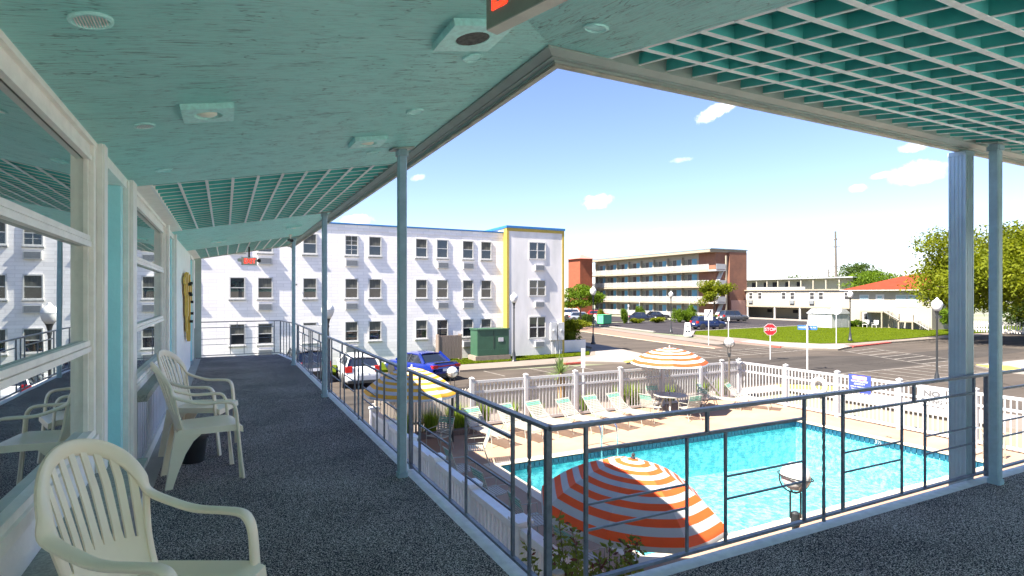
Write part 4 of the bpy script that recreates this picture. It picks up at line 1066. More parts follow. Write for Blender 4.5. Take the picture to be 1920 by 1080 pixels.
def win_meshes(w, h, t=.07):
    f = MB()
    f.box(-w / 2 - t, -w / 2, -.055, .0, -h / 2 - t, h / 2 + t); f.box(w / 2, w / 2 + t, -.055, .0, -h / 2 - t, h / 2 + t)
    f.box(-w / 2, w / 2, -.055, .0, h / 2, h / 2 + t); f.box(-w / 2, w / 2, -.055, .0, -h / 2 - t, -h / 2); f.box(-w / 2, w / 2, -.045, .0, -.02, .025)
    p = MB().box(-w / 2, w / 2, -.012, -.004, -h / 2, h / 2)
    s = MB().box(-w / 2 - .12, w / 2 + .12, -.12, .0, -h / 2 - .13, -h / 2 - t).box(-w / 2 - .11, w / 2 + .11, -.11, .0, -h / 2 - .18, -h / 2 - .13, 1)
    b = MB()
    return f.mesh('window', M_fwhite), p.mesh('pane', M_glass), s.mesh('sill', (M_fwhite, M_grille0))
wf, wp, ws = win_meshes(.72, 1.15)
curt = MB().box(-.36, .36, -.016, -.0125, .0, .57).mesh('curtain', mat('curtain', (0.13, 0.13, 0.11), .9, col2=(.05, .05, .045), vscale=12, stretch=(3, 3, .2)))
sun_u = MB().tube([(-.36, 0, 0), (.36, 0, 0)], .02, 5)
acm = MB().box(-.40, .40, -.18, .0, -.21, .21); acg = MB().box(-.34, .34, -.19, -.181, -.16, .16)
aco = acm.mesh('air_conditioner', M_fwhite)
M_grille = mat('grille', (0.20, 0.21, 0.22), .6, col2=(0.10, .11, .12), vscale=30, stretch=(.3, 1, 6)); acg = acg.mesh('grille', M_grille)
grid = MB(); [grid.box(x - .015, x + .015, -.03, -.017, -.57, .57) for x in (0,)]; [grid.box(-.36, .36, -.03, -.017, z - .012, z + .012) for z in (.28, -.28)]; grid = grid.mesh('glazing_bar', M_fwhite)
random.seed(8)
WX = [0.67, 2.17, 4.71, 7.24, 8.74, 11.87, 13.36, 15.26, 16.66, -1.9, -4.4, -6, -8.5]
WZ = [4.79, 2.04, -.70]
for r, z in enumerate(WZ):
    for x in WX:
        w = obj('window', wf, wb, (x, 0, z - ZB)); obj('pane', wp, w); obj('sill', ws, w)
        if random.random() < .75: obj('curtain', curt, w)
        if r == 0 and x == 7.24: obj('glazing_bar', grid, w)
    for x in (2.17, 7.24, 13.36 + .03, 15.26, -4.4):
        a = obj('air_conditioner', aco, wb, (x, 0, z - 1.13 - ZB)); obj('grille', acg, a)
wf2, wp2, ws2 = win_meshes(1.3, 1.15)
mid = MB().box(-.04, .04, -.05, 0, -.575, .575).mesh('mullion', M_fwhite)
for z, sc in ((4.87, 1), (2.13, .93), (-.77, 1.28)):
    w = obj('window', wf2, wb, (20.55, -.55, z - ZB), scale=(1, 1, sc)); obj('pane', wp2, w); obj('mullion', mid, w)
for z in (3.62, .92, -2.0):
    a = obj('air_conditioner', aco, wb, (20.7, -.55, z - ZB)); obj('grille', acg, a)
dr = B(MB().box(-.62, .62, -.06, 0, 0, 2.3), 'door', M_fwhite); dr.location = (4.9, 0, .35); MB().box(-.5, .5, -.075, -.061, .05, 2.2).build('door_leaf', M_stucco, dr)
B(MB().lathe([(.05, 0), (.07, .05), (.03, .1)], 8, M=Matrix.Translation((3.9, -.12, 5.1))), 'wall_camera', M_black)
# things along its foot
tb = thing('transformer_cabinet', 'large green transformer cabinet on a low brick plinth', 'transformer', (16.25, 35.35, -2.8))
MB().box(-1.35, 1.25, -.6, .7, .0, .32).build('plinth', mat('plinth', (.28, .22, .17), .9, col2=(.20, .15, .12), vscale=5), tb)
MB().box(-1.2, 1.15, -.55, .65, .32, 2.05).box(-1.25, 1.2, -.6, .7, 2.05, 2.13).box(-1.14, 1.1, -.565, -.55, .36, .75).build('cabinet', M_green, tb)
MB().box(-.01, .01, -.57, -.552, .76, 2.0).build('door_seam', M_dark, tb)
MB().box(.35, .72, -.575, -.556, 1.25, 1.52).build('notice', M_signw, tb)
wd = thing('wood_screen', 'grey timber screen beside the green transformer', 'screen', (13.6, 36.1, -2.8))
bd = MB().box(0, .20, -.03, .0, .12, 1.65).mesh('board', M_wood)
for i in range(7): obj('board', bd, wd, (-.75 + i * .215, 0, 0))
MB().box(-.85, -.77, -.06, .5, 0, 1.75).box(.77, .85, -.06, .5, 0, 1.75).box(-.85, .85, .0, .06, 1.55, 1.68).build('frame', M_wood, wd)
mt = thing('meter_boxes', 'pair of grey electric meter boxes on the end bay wall', 'meter box', (22.1, 36.43, -2.8))
for x in (-.5, .12): MB().box(x, x + .52, -.22, 0, 1.05, 2.35).build('box', M_signback, mt); 
for x in (-.25, .4): MB().lathe([(.11, 0), (.11, .1), (0, .11)], 12, M=Matrix.Translation((x, -.22, 1.75)) @ Matrix.Rotation(PI / 2, 4, 'X')).build('meter', M_grey, mt)
MB().tube([(-.35, -.1, 0), (-.35, -.1, 1.05)], .04).tube([(-.05, -.1, 0), (-.05, -.1, 1.05)], .04).tube([(.3, -.1, 0), (.3, -.1, 1.05)], .04).tube([(.5, -.1, .2), (.5, -.1, 1.05)], .04).build('conduit', M_signback, mt)
MB().box(22.8, 25.2, -.12, .12, 0, .95).build('retaining_wall', M_stucco, None, loc=(0, 37.1, -2.85), label='low white wall running on from the corner of the white block', cat='wall')

# ------------------------------------------------------------------ brick motel across the junction
bk = thing('brick_motel', 'four storey brick motel with long white balconies and blue doors', 'building', (79.3, 76.4, -2.85))
L, D = 38.2, 9.0
zf = [0, 3.05, 6.05, 9.0]; ZT = 12.3
def K(mb, n, m, par=None): return mb.build(n, m, par or bk)
K(MB().box(1.6, D, 4.2, L, 0, ZT), 'wall', M_creamw)
K(MB().box(1.55, D + .1, 0, 4.2, 0, ZT), 'end_wall', M_brick2)
K(MB().box(4.6, D + .12, -.5, 0, 0, ZT + .1), 'end_wall', M_brick2)
K(MB().box(4.9, D + .3, -.62, -.5, 0, 3.4), 'end_wall', mat('pink_brick', (.45, .26, .2), .85, var=.1))
K(MB().box(-.25, D + .3, -.3, L + .3, ZT, ZT + .5), 'roof_edge', M_slab)
K(MB().box(-.3, D + .4, -.6, L + .3, ZT + .5, ZT + .68), 'coping', mat('bluegrey_coping', (.16, .22, .27), .5))
for i, z in enumerate(zf):
    K(MB().box(0, 1.6, .2, L, z - (.28 if i else .0), z + .04), 'balcony_slab', M_slab)
dm = MB().box(-.05, 0, 0, 1.25, 0, 2.3).mesh('door', M_bdoor)
wmn = MB().box(-.05, 0, 0, .95, 0, 2.2).mesh('window', mat('dim_window', (.075, .06, .045), .4, col2=(.03, .03, .03), vscale=2))
wm2 = MB().box(-.05, 0, 0, .75, 0, 2.1).mesh('window', mat('curtain_window', (.22, .22, .17), .5, col2=(.08, .09, .07), vscale=3))
pier = MB().box(-.5, .0, 0, .22, 0, 2.75).mesh('party_wall', M_creamw)
for z in zf:
    for b in range(8):
        y = 4.4 + b * 4.15
        obj('door', dm, bk, (1.6, y + .3, z + .04)); obj('window', wmn, bk, (1.6, y + 1.75, z + .1)); obj('window', wm2, bk, (1.6, y + 2.95, z + .1)); obj('party_wall', pier, bk, (1.6, y + 3.85, z + .04))
for i, z in enumerate(zf):
    mb = MB(); mb.box(-.02, .04, .2, L, z + 1.02, z + 1.08).box(-.02, .04, .2, L, z + .12, z + .17)
    y = .25
    while y < L:
        mb.box(-.01, .03, y, y + .09, z + .17, z + 1.02); y += .19
    for k in range(17): mb.box(-.03, .05, .2 + k * L / 16.2, .28 + k * L / 16.2, z, z + 1.1)
    K(mb, 'balustrade', M_bal)['kind'] = 'stuff'
mb = MB()
for i, z in enumerate(zf[1:]):
    mb.box(0, 2.4, -1.6, .2, z - .24, z + .02); mb.box(-.02, 2.4, -1.62, -1.58, z + .1, z + 1.05)
    mb.beam((.6, -.9, z - 3.0), (2.2, -.9, z - .1), .9, .12)
K(mb, 'stair_landing', M_bal)
K(MB().box(2.5, 2.75, -1.6, -1.35, 0, 11.6), 'stair_post', M_slab)
tw = thing('brick_stair_tower', 'orange brick tower with small red hipped roof left of the balconies', 'tower', (72.4, 108.5, -2.85))
MB().box(0, 3.4, 0, 5.0, 0, 12.7).build('wall', M_brick, tw)
MB().add([(-.5, -.5, 12.7), (3.9, -.5, 12.7), (3.9, 5.5, 12.7), (-.5, 5.5, 12.7), (1.7, 2.0, 13.9), (1.7, 3.0, 13.9)], [(0, 1, 4), (1, 2, 5, 4), (2, 3, 5), (3, 0, 4, 5), (3, 2, 1, 0)]).build('roof', mat('pink_roof', (.55, .16, .13), .7), tw)
lw = thing('pale_wing', 'pale balconied wing half hidden left of the orange brick tower', 'building', (64, 128, -2.85))
MB().box(0, 12, 0, 8, 0, 11.6).build('wall', M_greyw, lw)
for z in (0, 3, 6, 9): MB().box(0, 12, -1.4, 0, z + 2.3, z + 2.6).box(0, 12, -1.45, -1.38, z + .0, z + 1.0).build('balcony', M_bal, lw)
for z in (.2, 3.2, 6.2, 9.1):
    for x in (1, 4, 7, 10): MB().box(x, x + 1.4, -.05, 0, z + 1.0, z + 2.2).build('window', M_dark, lw)

# ------------------------------------------------------------------ beige building with parking under it
bg_ = thing('beige_motel', 'beige two storey motel raised on slim posts over parking', 'building', (88, 50, -2.85))
MB().box(0, 9, 0, 25.6, 2.35, 5.15).build('upper_wall', M_creamw, bg_)
MB().box(.25, 9, 25.6, 31, 2.35, 5.1).build('upper_wall', M_greyw, bg_)
MB().box(-.25, 9, -.3, 31.3, 5.15, 5.35).build('roof_edge', M_slab, bg_); MB().box(-.05, 9, 0, 31, 5.04, 5.15).build('eave_band', M_grey, bg_)
MB().box(5, 9, 0, 31, 0, 2.35).build('lower_wall', mat('olive_wall', (.36, .33, .24), .9), bg_); MB().box(-.05, 0, 0, 25.6, 2.2, 2.42).build('beam', M_slab, bg_)
for y in (.3, 4.7, 9.6, 14.4, 19.4, 25.3): MB().box(0, .22, y, y + .22, 0, 2.35).build('column', M_fwhite, bg_)
MB().box(-1.2, 5, 0, 31, -.02, .14).build('kerb_slab', M_walkw, bg_)
wq = MB().box(-.04, 0, -.36, .36, -.55, .55).mesh('window', M_dark); wqf = MB().box(-.03, .0, -.45, .45, -.64, .64).box(-.06, -.04, -.36, .36, -.03, .03).mesh('frame', M_fwhite); acq = MB().box(-.25, 0, -.42, .42, -.25, .25).mesh('air_conditioner', M_grille)
for y, fx in ((29.7, .25), (28.3, .25), (24.6, 0), (22.6, 0), (17.6, 0), (15.9, 0), (12.2, 0), (10.6, 0), (6.2, 0), (4.4, 0), (.9, 0)):
    w = obj('window', wq, bg_, (fx, y, 4.25)); obj('frame', wqf, w)
for y, fx in ((28.3, .25), (24.6, 0), (15.9, 0), (12.2, 0), (4.4, 0), (.9, 0)): obj('air_conditioner', acq, bg_, (fx, y, 3.15))
for y in (24, 18.5, 10.5, 3): MB().box(4.95, 5, y, y + 1.0, 1.1, 1.7).build('lower_window', M_dark, bg_)
fb = thing('distant_motel', 'low flat roofed motel showing above the beige one', 'building', (118, 74, -2.85))
MB().box(0, 10, 0, 30, 0, 8.0).build('wall', mat('olive_wall2', (.40, .38, .29), .9), fb); MB().box(-1.8, 11, -1, 31, 8.0, 8.25).build('roof', M_grey, fb)
for y in range(2, 29, 3): MB().box(-1.5, -1.3, y, y + .25, 5.2, 8).build('column', M_creamw, fb)
MB().box(-1.6, 0, 10, 30, 5.1, 5.3).box(-1.6, -1.5, 10, 30, 5.3, 6.2).build('balcony', M_bal, fb)
for y in (12, 15, 18.5, 21, 24.5, 27): MB().box(-.05, 0, y, y + 1.2, 5.4, 7.4).build('window', M_dark, fb)

# ------------------------------------------------------------------ red roofed house with outside stairs
rh = thing('red_roofed_house', 'cream two storey house with red hipped roof and white outside stairs', 'house', (79, 40, -2.85))
HL = 10.0
MB().box(0, 9.5, -.4, HL, 0, 5.1).build('wall', M_creamw, rh)
MB().add([(-.9, -1.3, 5.1), (10.4, -1.3, 5.1), (10.4, HL + .9, 5.1), (-.9, HL + .9, 5.1), (4.7, 1.6, 7.35), (4.7, 3.9, 7.35)], [(0, 1, 4), (1, 2, 5, 4), (2, 3, 5), (3, 0, 4, 5), (3, 2, 1, 0)]).build('roof', M_roofr, rh)
MB().box(-.93, 10.43, -1.33, HL + .93, 5.02, 5.1).build('eave', M_fwhite, rh)
MB().tube([(4, 5, 7), (4, 5, 7.8)], .1).build('vent_pipe', M_grey, rh)
shade = mat('louvre_glass', (.30, .40, .42), .25, col2=(.20, .28, .30), vscale=2, stretch=(.2, .2, 4))
for y, w_ in ((8.0, 1.1), (3.2, 1.15), (1.75, 1.15)):
    w = MB().box(-.04, 0, y - w_ / 2 - .1, y + w_ / 2 + .1, 2.85, 4.45).build('window', M_fwhite, rh); MB().box(-.07, -.04, y - w_ / 2, y + w_ / 2, 2.95, 4.35).build('pane', shade, w)
w = MB().box(-.05, 0, 5.35, 6.45, 2.35, 4.5).build('door', M_fwhite, rh); MB().box(-.08, -.05, 5.6, 6.2, 3.3, 4.3).build('pane', shade, w)
w = MB().box(-.05, 0, 7.5, 8.1, .3, 2.0).build('window', M_fwhite, rh); MB().box(-.08, -.05, 7.6, 8.0, .4, 1.9).build('pane', M_dark, w)
MB().box(-.04, 0, 4.2, 7.0, .05, 2.2).build('garage_panel', mat('shaded_lattice_panel', (.26, .22, .16), .8), rh)  # panel colour darkened to stand in for the shade below the stairs
st = MB(); 
MB().box(-1.6, 0, 4.6, 7.6, 2.1, 2.32).build('stair_landing', M_slab, rh)
MB().box(-1.6, 0, .9, 2.6, .95, 1.1).build('stair_landing', M_slab, rh)
step = MB().box(-1.5, -.2, -.12, .10, -.03, .03).mesh('step', M_slab)
for i in range(8): obj('step', step, rh, (0, 4.45 - i * .22, 2.1 - i * .135))
for i in range(7): obj('step', step, rh, (0, .75 - i * .24, .95 - i * .135))
for y, z in ((7.5, 2.1), (4.7, 2.1), (2.6, .95), (.95, .95)): MB().box(-1.6, -1.45, y, y + .15, 0, z).build('stair_post', M_slab, rh)
mb = MB(); pk = 0
for a, b in (((4.6, 2.32), (7.6, 2.32)), ((4.5, 2.2), (2.6, 1.1)), ((2.6, 1.1), (.9, 1.1)), ((.9, 1.05), (-.8, .05))):
    mb.beam((-1.55, a[0], a[1] + .95), (-1.55, b[0], b[1] + .95), .06, .06); mb.beam((-1.55, a[0], a[1] + .1), (-1.55, b[0], b[1] + .1), .05, .05)
    n = int(abs(b[0] - a[0]) / .16)
    for i in range(n + 1):
        t = i / n; y = a[0] + (b[0] - a[0]) * t; z = a[1] + (b[1] - a[1]) * t
        mb.box(-1.57, -1.53, y - .025, y + .025, z, z + .95)
mb.build('stair_rail', M_bal, rh)['kind'] = 'stuff'
for i, (x, y) in enumerate(((77.5, 46.9), (77.4, 45.6))):
    t = thing('garden_chair', ('white garden chair on the lawn by the stairs, left one', 'white garden chair on the lawn by the stairs, right one')[i], 'chair', (x, y, -2.8), rad(185), group='white garden chairs by the house')
    MB().box(-.3, .3, -.3, .3, .38, .44).build('seat', M_fwhite, t); MB().box(-.34, -.28, -.3, .3, .44, 1.0).build('backrest', M_fwhite, t)
    for a in (-.27, .23):
        for b in (-.29, .25): MB().box(a, a + .05, b, b + .05, 0, .38).build('leg', M_fwhite, t)
    for b in (-.33, .27): MB().box(-.3, .3, b, b + .07, .62, .66).build('armrest', M_fwhite, t)
sh = thing('garden_shed', 'small white metal shed with pale ribbed roof on the lawn', 'shed', (73.6, 49.6, -2.8), rad(-4))
MB().box(-1.7, 1.7, -1.8, 1.8, 0, 1.85).build('wall', M_fwhite, sh)
MB().add([(-1.85, -1.95, 1.85), (-1.85, 1.95, 1.85), (-.9, 1.95, 2.45), (-.9, -1.95, 2.45), (.9, 1.95, 2.45), (.9, -1.95, 2.45), (1.85, 1.95, 1.85), (1.85, -1.95, 1.85)], [(0, 3, 2, 1), (3, 5, 4, 2), (5, 7, 6, 4), (0, 7, 5, 3), (1, 2, 4, 6)]).build('roof', M_signw, sh)
for y in (-1.2, -.2, .8): MB().add([(-1.86, y, 1.87), (-1.86, y + .35, 1.87), (-.9, y + .35, 2.47), (-.9, y, 2.47)], [(0, 3, 2, 1)]).build('roof_strip', M_grey, sh)
MB().box(-1.0, .1, -1.84, -1.8, .05, 1.8).box(.2, 1.3, -1.84, -1.8, .05, 1.8).build('door', M_grey, sh)
wh = thing('white_cottage', 'small white cottage half hidden behind the big tree', 'house', (93, 28, -2.85))
MB().box(0, 8, -4, 8, 0, 3.0).build('wall', mat('bluish_white', (.62, .68, .76), .8, var=.03), wh)
MB().add([(-.5, -4.5, 3.0), (8.5, -4.5, 3.0), (8.5, 8.5, 3.0), (-.5, 8.5, 3.0), (4, -4.5, 4.9), (4, 8.5, 4.9)], [(0, 1, 4), (1, 2, 5, 4), (2, 3, 5), (3, 0, 4, 5), (3, 2, 1, 0)]).build('roof', M_greyw, wh)
MB().box(-.05, 0, 2, 2.8, .9, 2.2).build('window', M_dark, wh)
pf = thing('picket_fence', 'short white picket fence under the big tree', 'fence', (80, 33.2, -2.8))
pk_ = MB().prism([(-.06, -.012), (.06, -.012), (.06, .012), (-.06, .012)], 0, 1.3).mesh('picket', M_fwhite)
for i in range(34): obj('picket', pk_, pf, (0, 4.2 - i * .26, 0), PI / 2)
MB().box(-.03, .03, -4.6, 4.3, .3, .4).box(-.03, .03, -4.6, 4.3, 1.0, 1.1).build('rail', M_fwhite, pf)

# ------------------------------------------------------------------ far utility poles
def upole(x, y, h, arms, lab, lean=0.0, r=.16):
    t = thing('utility_pole', lab, 'utility pole', (x, y, -2.9)); t.rotation_euler = (0, lean, TH * -1 * 0)
    MB().tube([(0, 0, 0), (0, 0, h)], [r * 1.3, r * .75], 8).build('pole', M_pole, t)
    for z, w in arms:
        a = MB().beam((-w * cos(TH), w * sin(TH), z), (w * cos(TH), -w * sin(TH), z), .14, .14).build('crossarm', M_pole, t)
        for s in (-.9, -.5, .5, .9): MB().lathe([(.06, 0), (.08, .1), (.04, .22)], 6, M=Matrix.Translation((s * w * cos(TH), -s * w * sin(TH), z + .07))).build('insulator', M_grey, a)
    return t
upole(120, 79, 18.4, [(15.0, .95), (10.6, .95), (16.6, .4)], 'tall leaning utility pole on the skyline', rad(-1.2), .26)
upole(150, 101, 11.6, [(10.6, 1.6), (9.0, 1.6)], 'shorter double armed utility pole left of the tall one', 0, .2)
wr = MB()
for z in (15.2, 10.8):
    wr.tube(catmull([(120, 79, z - 2.9), (135, 90, z - 5.4), (150, 101, 8.3)], 6), .015, 3, cap=False)
wr.build('overhead_wires', M_black, None, label='thin overhead wires strung between the two utility poles', cat='wires')

# ------------------------------------------------------------------ pool fence
fn = thing('pool_fence', 'white vinyl picket fence round the pool', 'fence', (0, 0, G))
FH = 1.58
pick = MB().box(-.019, .019, -.008, .008, .12, FH - .09).mesh('picket', M_fence)
fpost = MB().box(-.065, .065, -.065, .065, 0, FH + .06).add([(-.08, -.08, FH + .06), (.08, -.08, FH + .06), (.08, .08, FH + .06), (-.08, .08, FH + .06), (-.08, -.08, FH + .09), (.08, -.08, FH + .09), (.08, .08, FH + .09), (-.08, .08, FH + .09), (0, 0, FH + .14)],
        [(3, 2, 1, 0), (0, 1, 5, 4), (1, 2, 6, 5), (2, 3, 7, 6), (3, 0, 4, 7), (4, 5, 8), (5, 6, 8), (6, 7, 8), (7, 4, 8)]).mesh('post', M_fence)
def panel(x0, y0, x1, y1, n=14, gate=False, par=fn):
    a = Vector((x0, y0, 0)); b = Vector((x1, y1, 0)); d = (b - a); L = d.length; d.normalize(); rz = math.atan2(d.y, d.x)
    for z, h, nm_ in ((FH - .05, .09, 'top_rail'), (FH - .40, .075, 'middle_rail'), (.10, .09, 'bottom_rail')):
        MB().beam(a + d * .06 + Vector((0, 0, z)), b - d * .06 + Vector((0, 0, z)), .045, h).build(nm_, M_fence, par)
    if gate:
        MB().beam(a + d * .1 + Vector((0, -.03, FH - .4)), b - d * .1 + Vector((0, -.03, .15)), .02, .07).build('brace', M_fence, par); MB().beam(a + d * .1 + Vector((0, .03, .15)), b - d * .1 + Vector((0, .03, FH - .4)), .02, .07).build('brace', M_fence, par)
    for i in range(n): obj('picket', pick, par, a + d * (L * (i + 1) / (n + 1)), rz)
BX = [7.45, 9.52, 11.6, 13.68, 15.76, 17.84, 19.1, 20.1]
for i, x in enumerate(BX): obj('post', fpost, fn, (x, 17.7, 0))
for i in range(len(BX) - 1): panel(BX[i], 17.7, BX[i + 1], 17.7, 14 if BX[i + 1] - BX[i] > 1.5 else 8, i == 5)
RY = [17.7, 15.35, 13.2, 11.05, 8.9, 6.75, 4.6, 2.45, .3]
for y in RY[1:]: obj('post', fpost, fn, (20.1, y, 0))
for i in range(len(RY) - 1): panel(20.1, RY[i], 20.1, RY[i + 1])
fl2 = thing('low_picket_fence', 'lower white picket fence left of the striped loungers', 'fence', (0, 0, G))
pk2 = MB().add([(-.035, -.01, 0.05), (.035, -.01, 0.05), (.035, .01, 0.05), (-.035, .01, 0.05), (-.035, -.01, 1.28), (.035, -.01, 1.28), (.035, .01, 1.28), (-.035, .01, 1.28), (0, -.01, 1.34), (0, .01, 1.34)],
     [(3, 2, 1, 0), (0, 1, 5, 8, 4), (2, 3, 7, 9, 6), (1, 2, 6, 5), (3, 0, 4, 7), (4, 8, 9, 7), (5, 6, 9, 8)]).mesh('picket', mat('aged_picket', (.66, .58, .50), .7, var=.06))
for i in range(30): obj('picket', pk2, fl2, (4.2 + i * .108, 17.7, 0))
MB().box(4.1, 7.4, 17.71, 17.75, .3, .38).box(4.1, 7.4, 17.71, 17.75, 1.02, 1.1).build('rail', M_fence, fl2)
# notices and ring on the right hand fence
def onfence(name, lab, cat_, y, z, w, h, m):
    t = thing(name, lab, cat_, (20.055, y, G + z)); MB().box(-.012, 0, -w / 2, w / 2, -h / 2, h / 2).build('board', m, t); return t
n1 = onfence('pool_notice', 'blue pool rules notice with pink heading on the right hand fence', 'sign', 12.35, 1.33, .78, .62, M_nvy)
MB().box(-.016, -.0125, -.24, .24, .15, .27).build('heading_panel', M_pink, n1)
F1 = lambda y, z: face_matrix((-.018, y, z), (0, -1, 0))
text_mesh('heading', 'WARNING', .11, M_signw, n1, F1(0, .21), bold=.003)
text_mesh('lines', 'NO LIFEGUARD', .085, M_signw, n1, F1(0, .085), bold=.003); text_mesh('lines', 'ON DUTY', .085, M_signw, n1, F1(0, -.01), bold=.003)
text_mesh('lines', 'SWIM AT YOUR OWN RISK', .052, M_signw, n1, F1(0, -.11), bold=.002); text_mesh('lines', 'POOL HOURS 9 AM - 9 PM', .05, M_signw, n1, F1(0, -.19), bold=.002)
M_ltext = mat('sign_letter_grey', (.10, .095, .10), .6)
n2 = onfence('pool_notice', 'white NO DIVING board on the right hand fence', 'sign', 10.05, 1.22, .78, .50, M_signw)
text_mesh('lines', 'NO', .24, M_ltext, n2, F1(0, .11), sx=1.25, bold=.012); text_mesh('lines', 'DIVING', .18, M_ltext, n2, F1(0, -.12), bold=.008)
lr = thing('life_ring', 'white life ring hanging on the right hand fence', 'life ring', (20.0, 13.85, G + 1.05), 0)
V = []; Fc = []; n1_, n2_ = 28, 10
for i in range(n1_):
    a = 2 * PI * i / n1_
    for k in range(n2_):
        b = 2 * PI * k / n2_; V.append((.065 * sin(b), (.25 + .085 * cos(b)) * cos(a), (.25 + .085 * cos(b)) * sin(a)))
for i in range(n1_):
    for k in range(n2_): Fc.append((i * n2_ + k, ((i + 1) % n1_) * n2_ + k, ((i + 1) % n1_) * n2_ + (k + 1) % n2_, i * n2_ + (k + 1) % n2_))
MB().add(V, Fc).build('ring', M_lens, lr, 'all')
text_mesh('lettering', 'U S A', .11, M_grey, lr, face_matrix((-.01, 0, -.50), (0, -1, 0)))

# ------------------------------------------------------------------ loungers
def make_lounger(lab):
    t = thing('strap_lounger', lab, 'sun lounger', group='white strap loungers')
    Wd = .31; ba = rad(48); hx, hz = -.35, .36
    def tubes(n, pts, r=.014): MB().tube(pts, r, 6).build(n, M_strap, t, True)
    tx, tz = hx - .72 * cos(ba), hz + .72 * sin(ba)
    MB().tube(catmull([(1.05, -Wd, .30), (1.0, -Wd, .36), (hx, -Wd, hz)], 2), .014, 6).tube(catmull([(1.05, Wd, .30), (1.0, Wd, .36), (hx, Wd, hz)], 2), .014, 6).tube([(1.05, -Wd, .30), (1.05, Wd, .30)], .014, 6).build('seat_frame', M_strap, t, True)
    MB().tube([(hx, -Wd, hz), (tx, -Wd, tz), (tx, Wd, tz), (hx, Wd, hz)], .014, 6).build('back_frame', M_strap, t, True)
    for x in (.72, -.18): MB().tube([(x + .1, -Wd - .02, 0), (x, -Wd, hz - .03), (x, Wd, hz - .03), (x + .1, Wd + .02, 0)], .013, 6).build('leg', M_strap, t, True)
    MB().tube([(-.62, -Wd, 0), (-.45, -Wd, .2), (hx, -Wd, hz)], .013, 6).tube([(-.62, Wd, 0), (-.45, Wd, .2), (hx, Wd, hz)], .013, 6).tube([(-.62, -Wd, .03), (-.62, Wd, .03)], .012, 6).build('rear_leg', M_strap, t, True)
    MB().tube([(-.1, -Wd, .3), (-.52, -Wd * .9, .58)], .010, 5).tube([(-.1, Wd, .3), (-.52, Wd * .9, .58)], .010, 5).build('brace', M_strap, t, True)
    sm = MB().box(-.022, .022, -Wd - .014, Wd + .014, -.003, .004).mesh('strap', M_strap); gm = MB().box(-.022, .022, -Wd - .014, Wd + .014, -.003, .004).mesh('strap', M_mintstrap)
    for i in range(22): obj('strap', sm, t, (hx + .05 + i * .063, 0, hz + .016))
    for i in range(11):
        s = .05 + i * .063; obj('strap', gm if i in (8, 9) else sm, t, (hx - s * cos(ba), 0, hz + s * sin(ba) + .012), rot=(0, ba, 0))
    return t
LAB = ['leftmost white strap lounger, beside the round umbrella shadow', 'second white strap lounger from the left by the fence', 'third white strap lounger from the left by the fence',
       'fourth white strap lounger from the left by the fence', 'fifth white strap lounger from the left, below the corner of the rail', 'sixth white strap lounger from the left, next to the table']
lo = make_lounger(LAB[0]); px = [7.15, 8.35, 9.5, 10.65, 11.75, 12.85]
lo.location = (px[0], 15.95, G); lo.rotation_euler = (0, 0, rad(-78))
for i in range(1, 6): copy_tree(lo, (px[i], 16.0 + .05 * (i % 3), G), rad(-78 + (i * 37 % 7) - 3), LAB[i])
copy_tree(lo, (17.55, 16.4, G), rad(-52), 'white strap lounger right of the shaded table')
copy_tree(lo, (18.6, 15.9, G), rad(-60), 'rightmost white strap lounger near the pool lamp')
# strap chairs
def make_schair(lab):
    t = thing('strap_chair', lab, 'chair', group='white and mint strap chairs')
    w = .27
    for s in (-1, 1): MB().tube([(.27, s * w, 0), (.25, s * w, .60), (-.22, s * w, .62)], .012, 6).build('arm_frame', M_strap, t, True)
    MB().tube([(-.32, -w, 0), (-.18, -w, .40), (-.36, -w, .92), (-.36, w, .92), (-.18, w, .40), (-.32, w, 0)], .012, 6).build('back_frame', M_strap, t, True)
    MB().tube([(-.18, -w, .40), (.25, -w, .42), (.25, w, .42), (-.18, w, .40)], .012, 6).build('seat_frame', M_strap, t, True)
    sm = MB().box(-.021, .021, -w, w, -.003, .004).mesh('strap', M_strap); gm = MB().box(-.021, .021, -w, w, -.003, .004).mesh('strap', M_mintstrap)
    for i in range(7): obj('strap', sm, t, (-.13 + i * .06, 0, .42))
    for i in range(8): obj('strap', gm if i > 4 else sm, t, (-.20 - i * .019, 0, .46 + i * .058), rot=(0, rad(70), 0))
    return t
sc0 = make_schair('strap chair pulled up to the left side of the table'); sc0.location = (13.75, 16.0, G); sc0.rotation_euler = (0, 0, rad(10))
for x, y, a, lab in ((15.0, 17.15, -95, 'strap chair behind the table by the fence'), (16.0, 16.1, 175, 'strap chair on the right side of the table'), (14.9, 15.3, 85, 'strap chair on the pool side of the table'),
                     (5.55, 15.6, -150, 'strap chair beside the yellow striped umbrella'), (6.0, 13.9, 160, 'strap chair facing the planter on the shaded deck'),
                     (4.95, 12.4, 0, 'farthest strap chair in the row behind the white balustrade'), (4.95, 10.7, 4, 'second farthest strap chair behind the white balustrade'),
                     (4.95, 9.0, -3, 'third strap chair behind the white balustrade, near the pool corner'), (4.95, 7.4, 5, 'nearest strap chair behind the white balustrade')):
    copy_tree(sc0, (x, y, G), rad(a), lab)
tbl = thing('patio_table', 'round white patio table under the gold striped umbrella', 'table', (14.97, 16.35, G))
MB().lathe([(.60, .70), (.62, .70), (.62, .725), (0, .735)], 28).build('tabletop', M_strap, tbl)
for k in range(4):
    a = PI / 4 + k * PI / 2; MB().beam((.2 * cos(a), .2 * sin(a), .70), (.5 * cos(a), .5 * sin(a), 0), .05, .05).build('leg', M_strap, tbl)

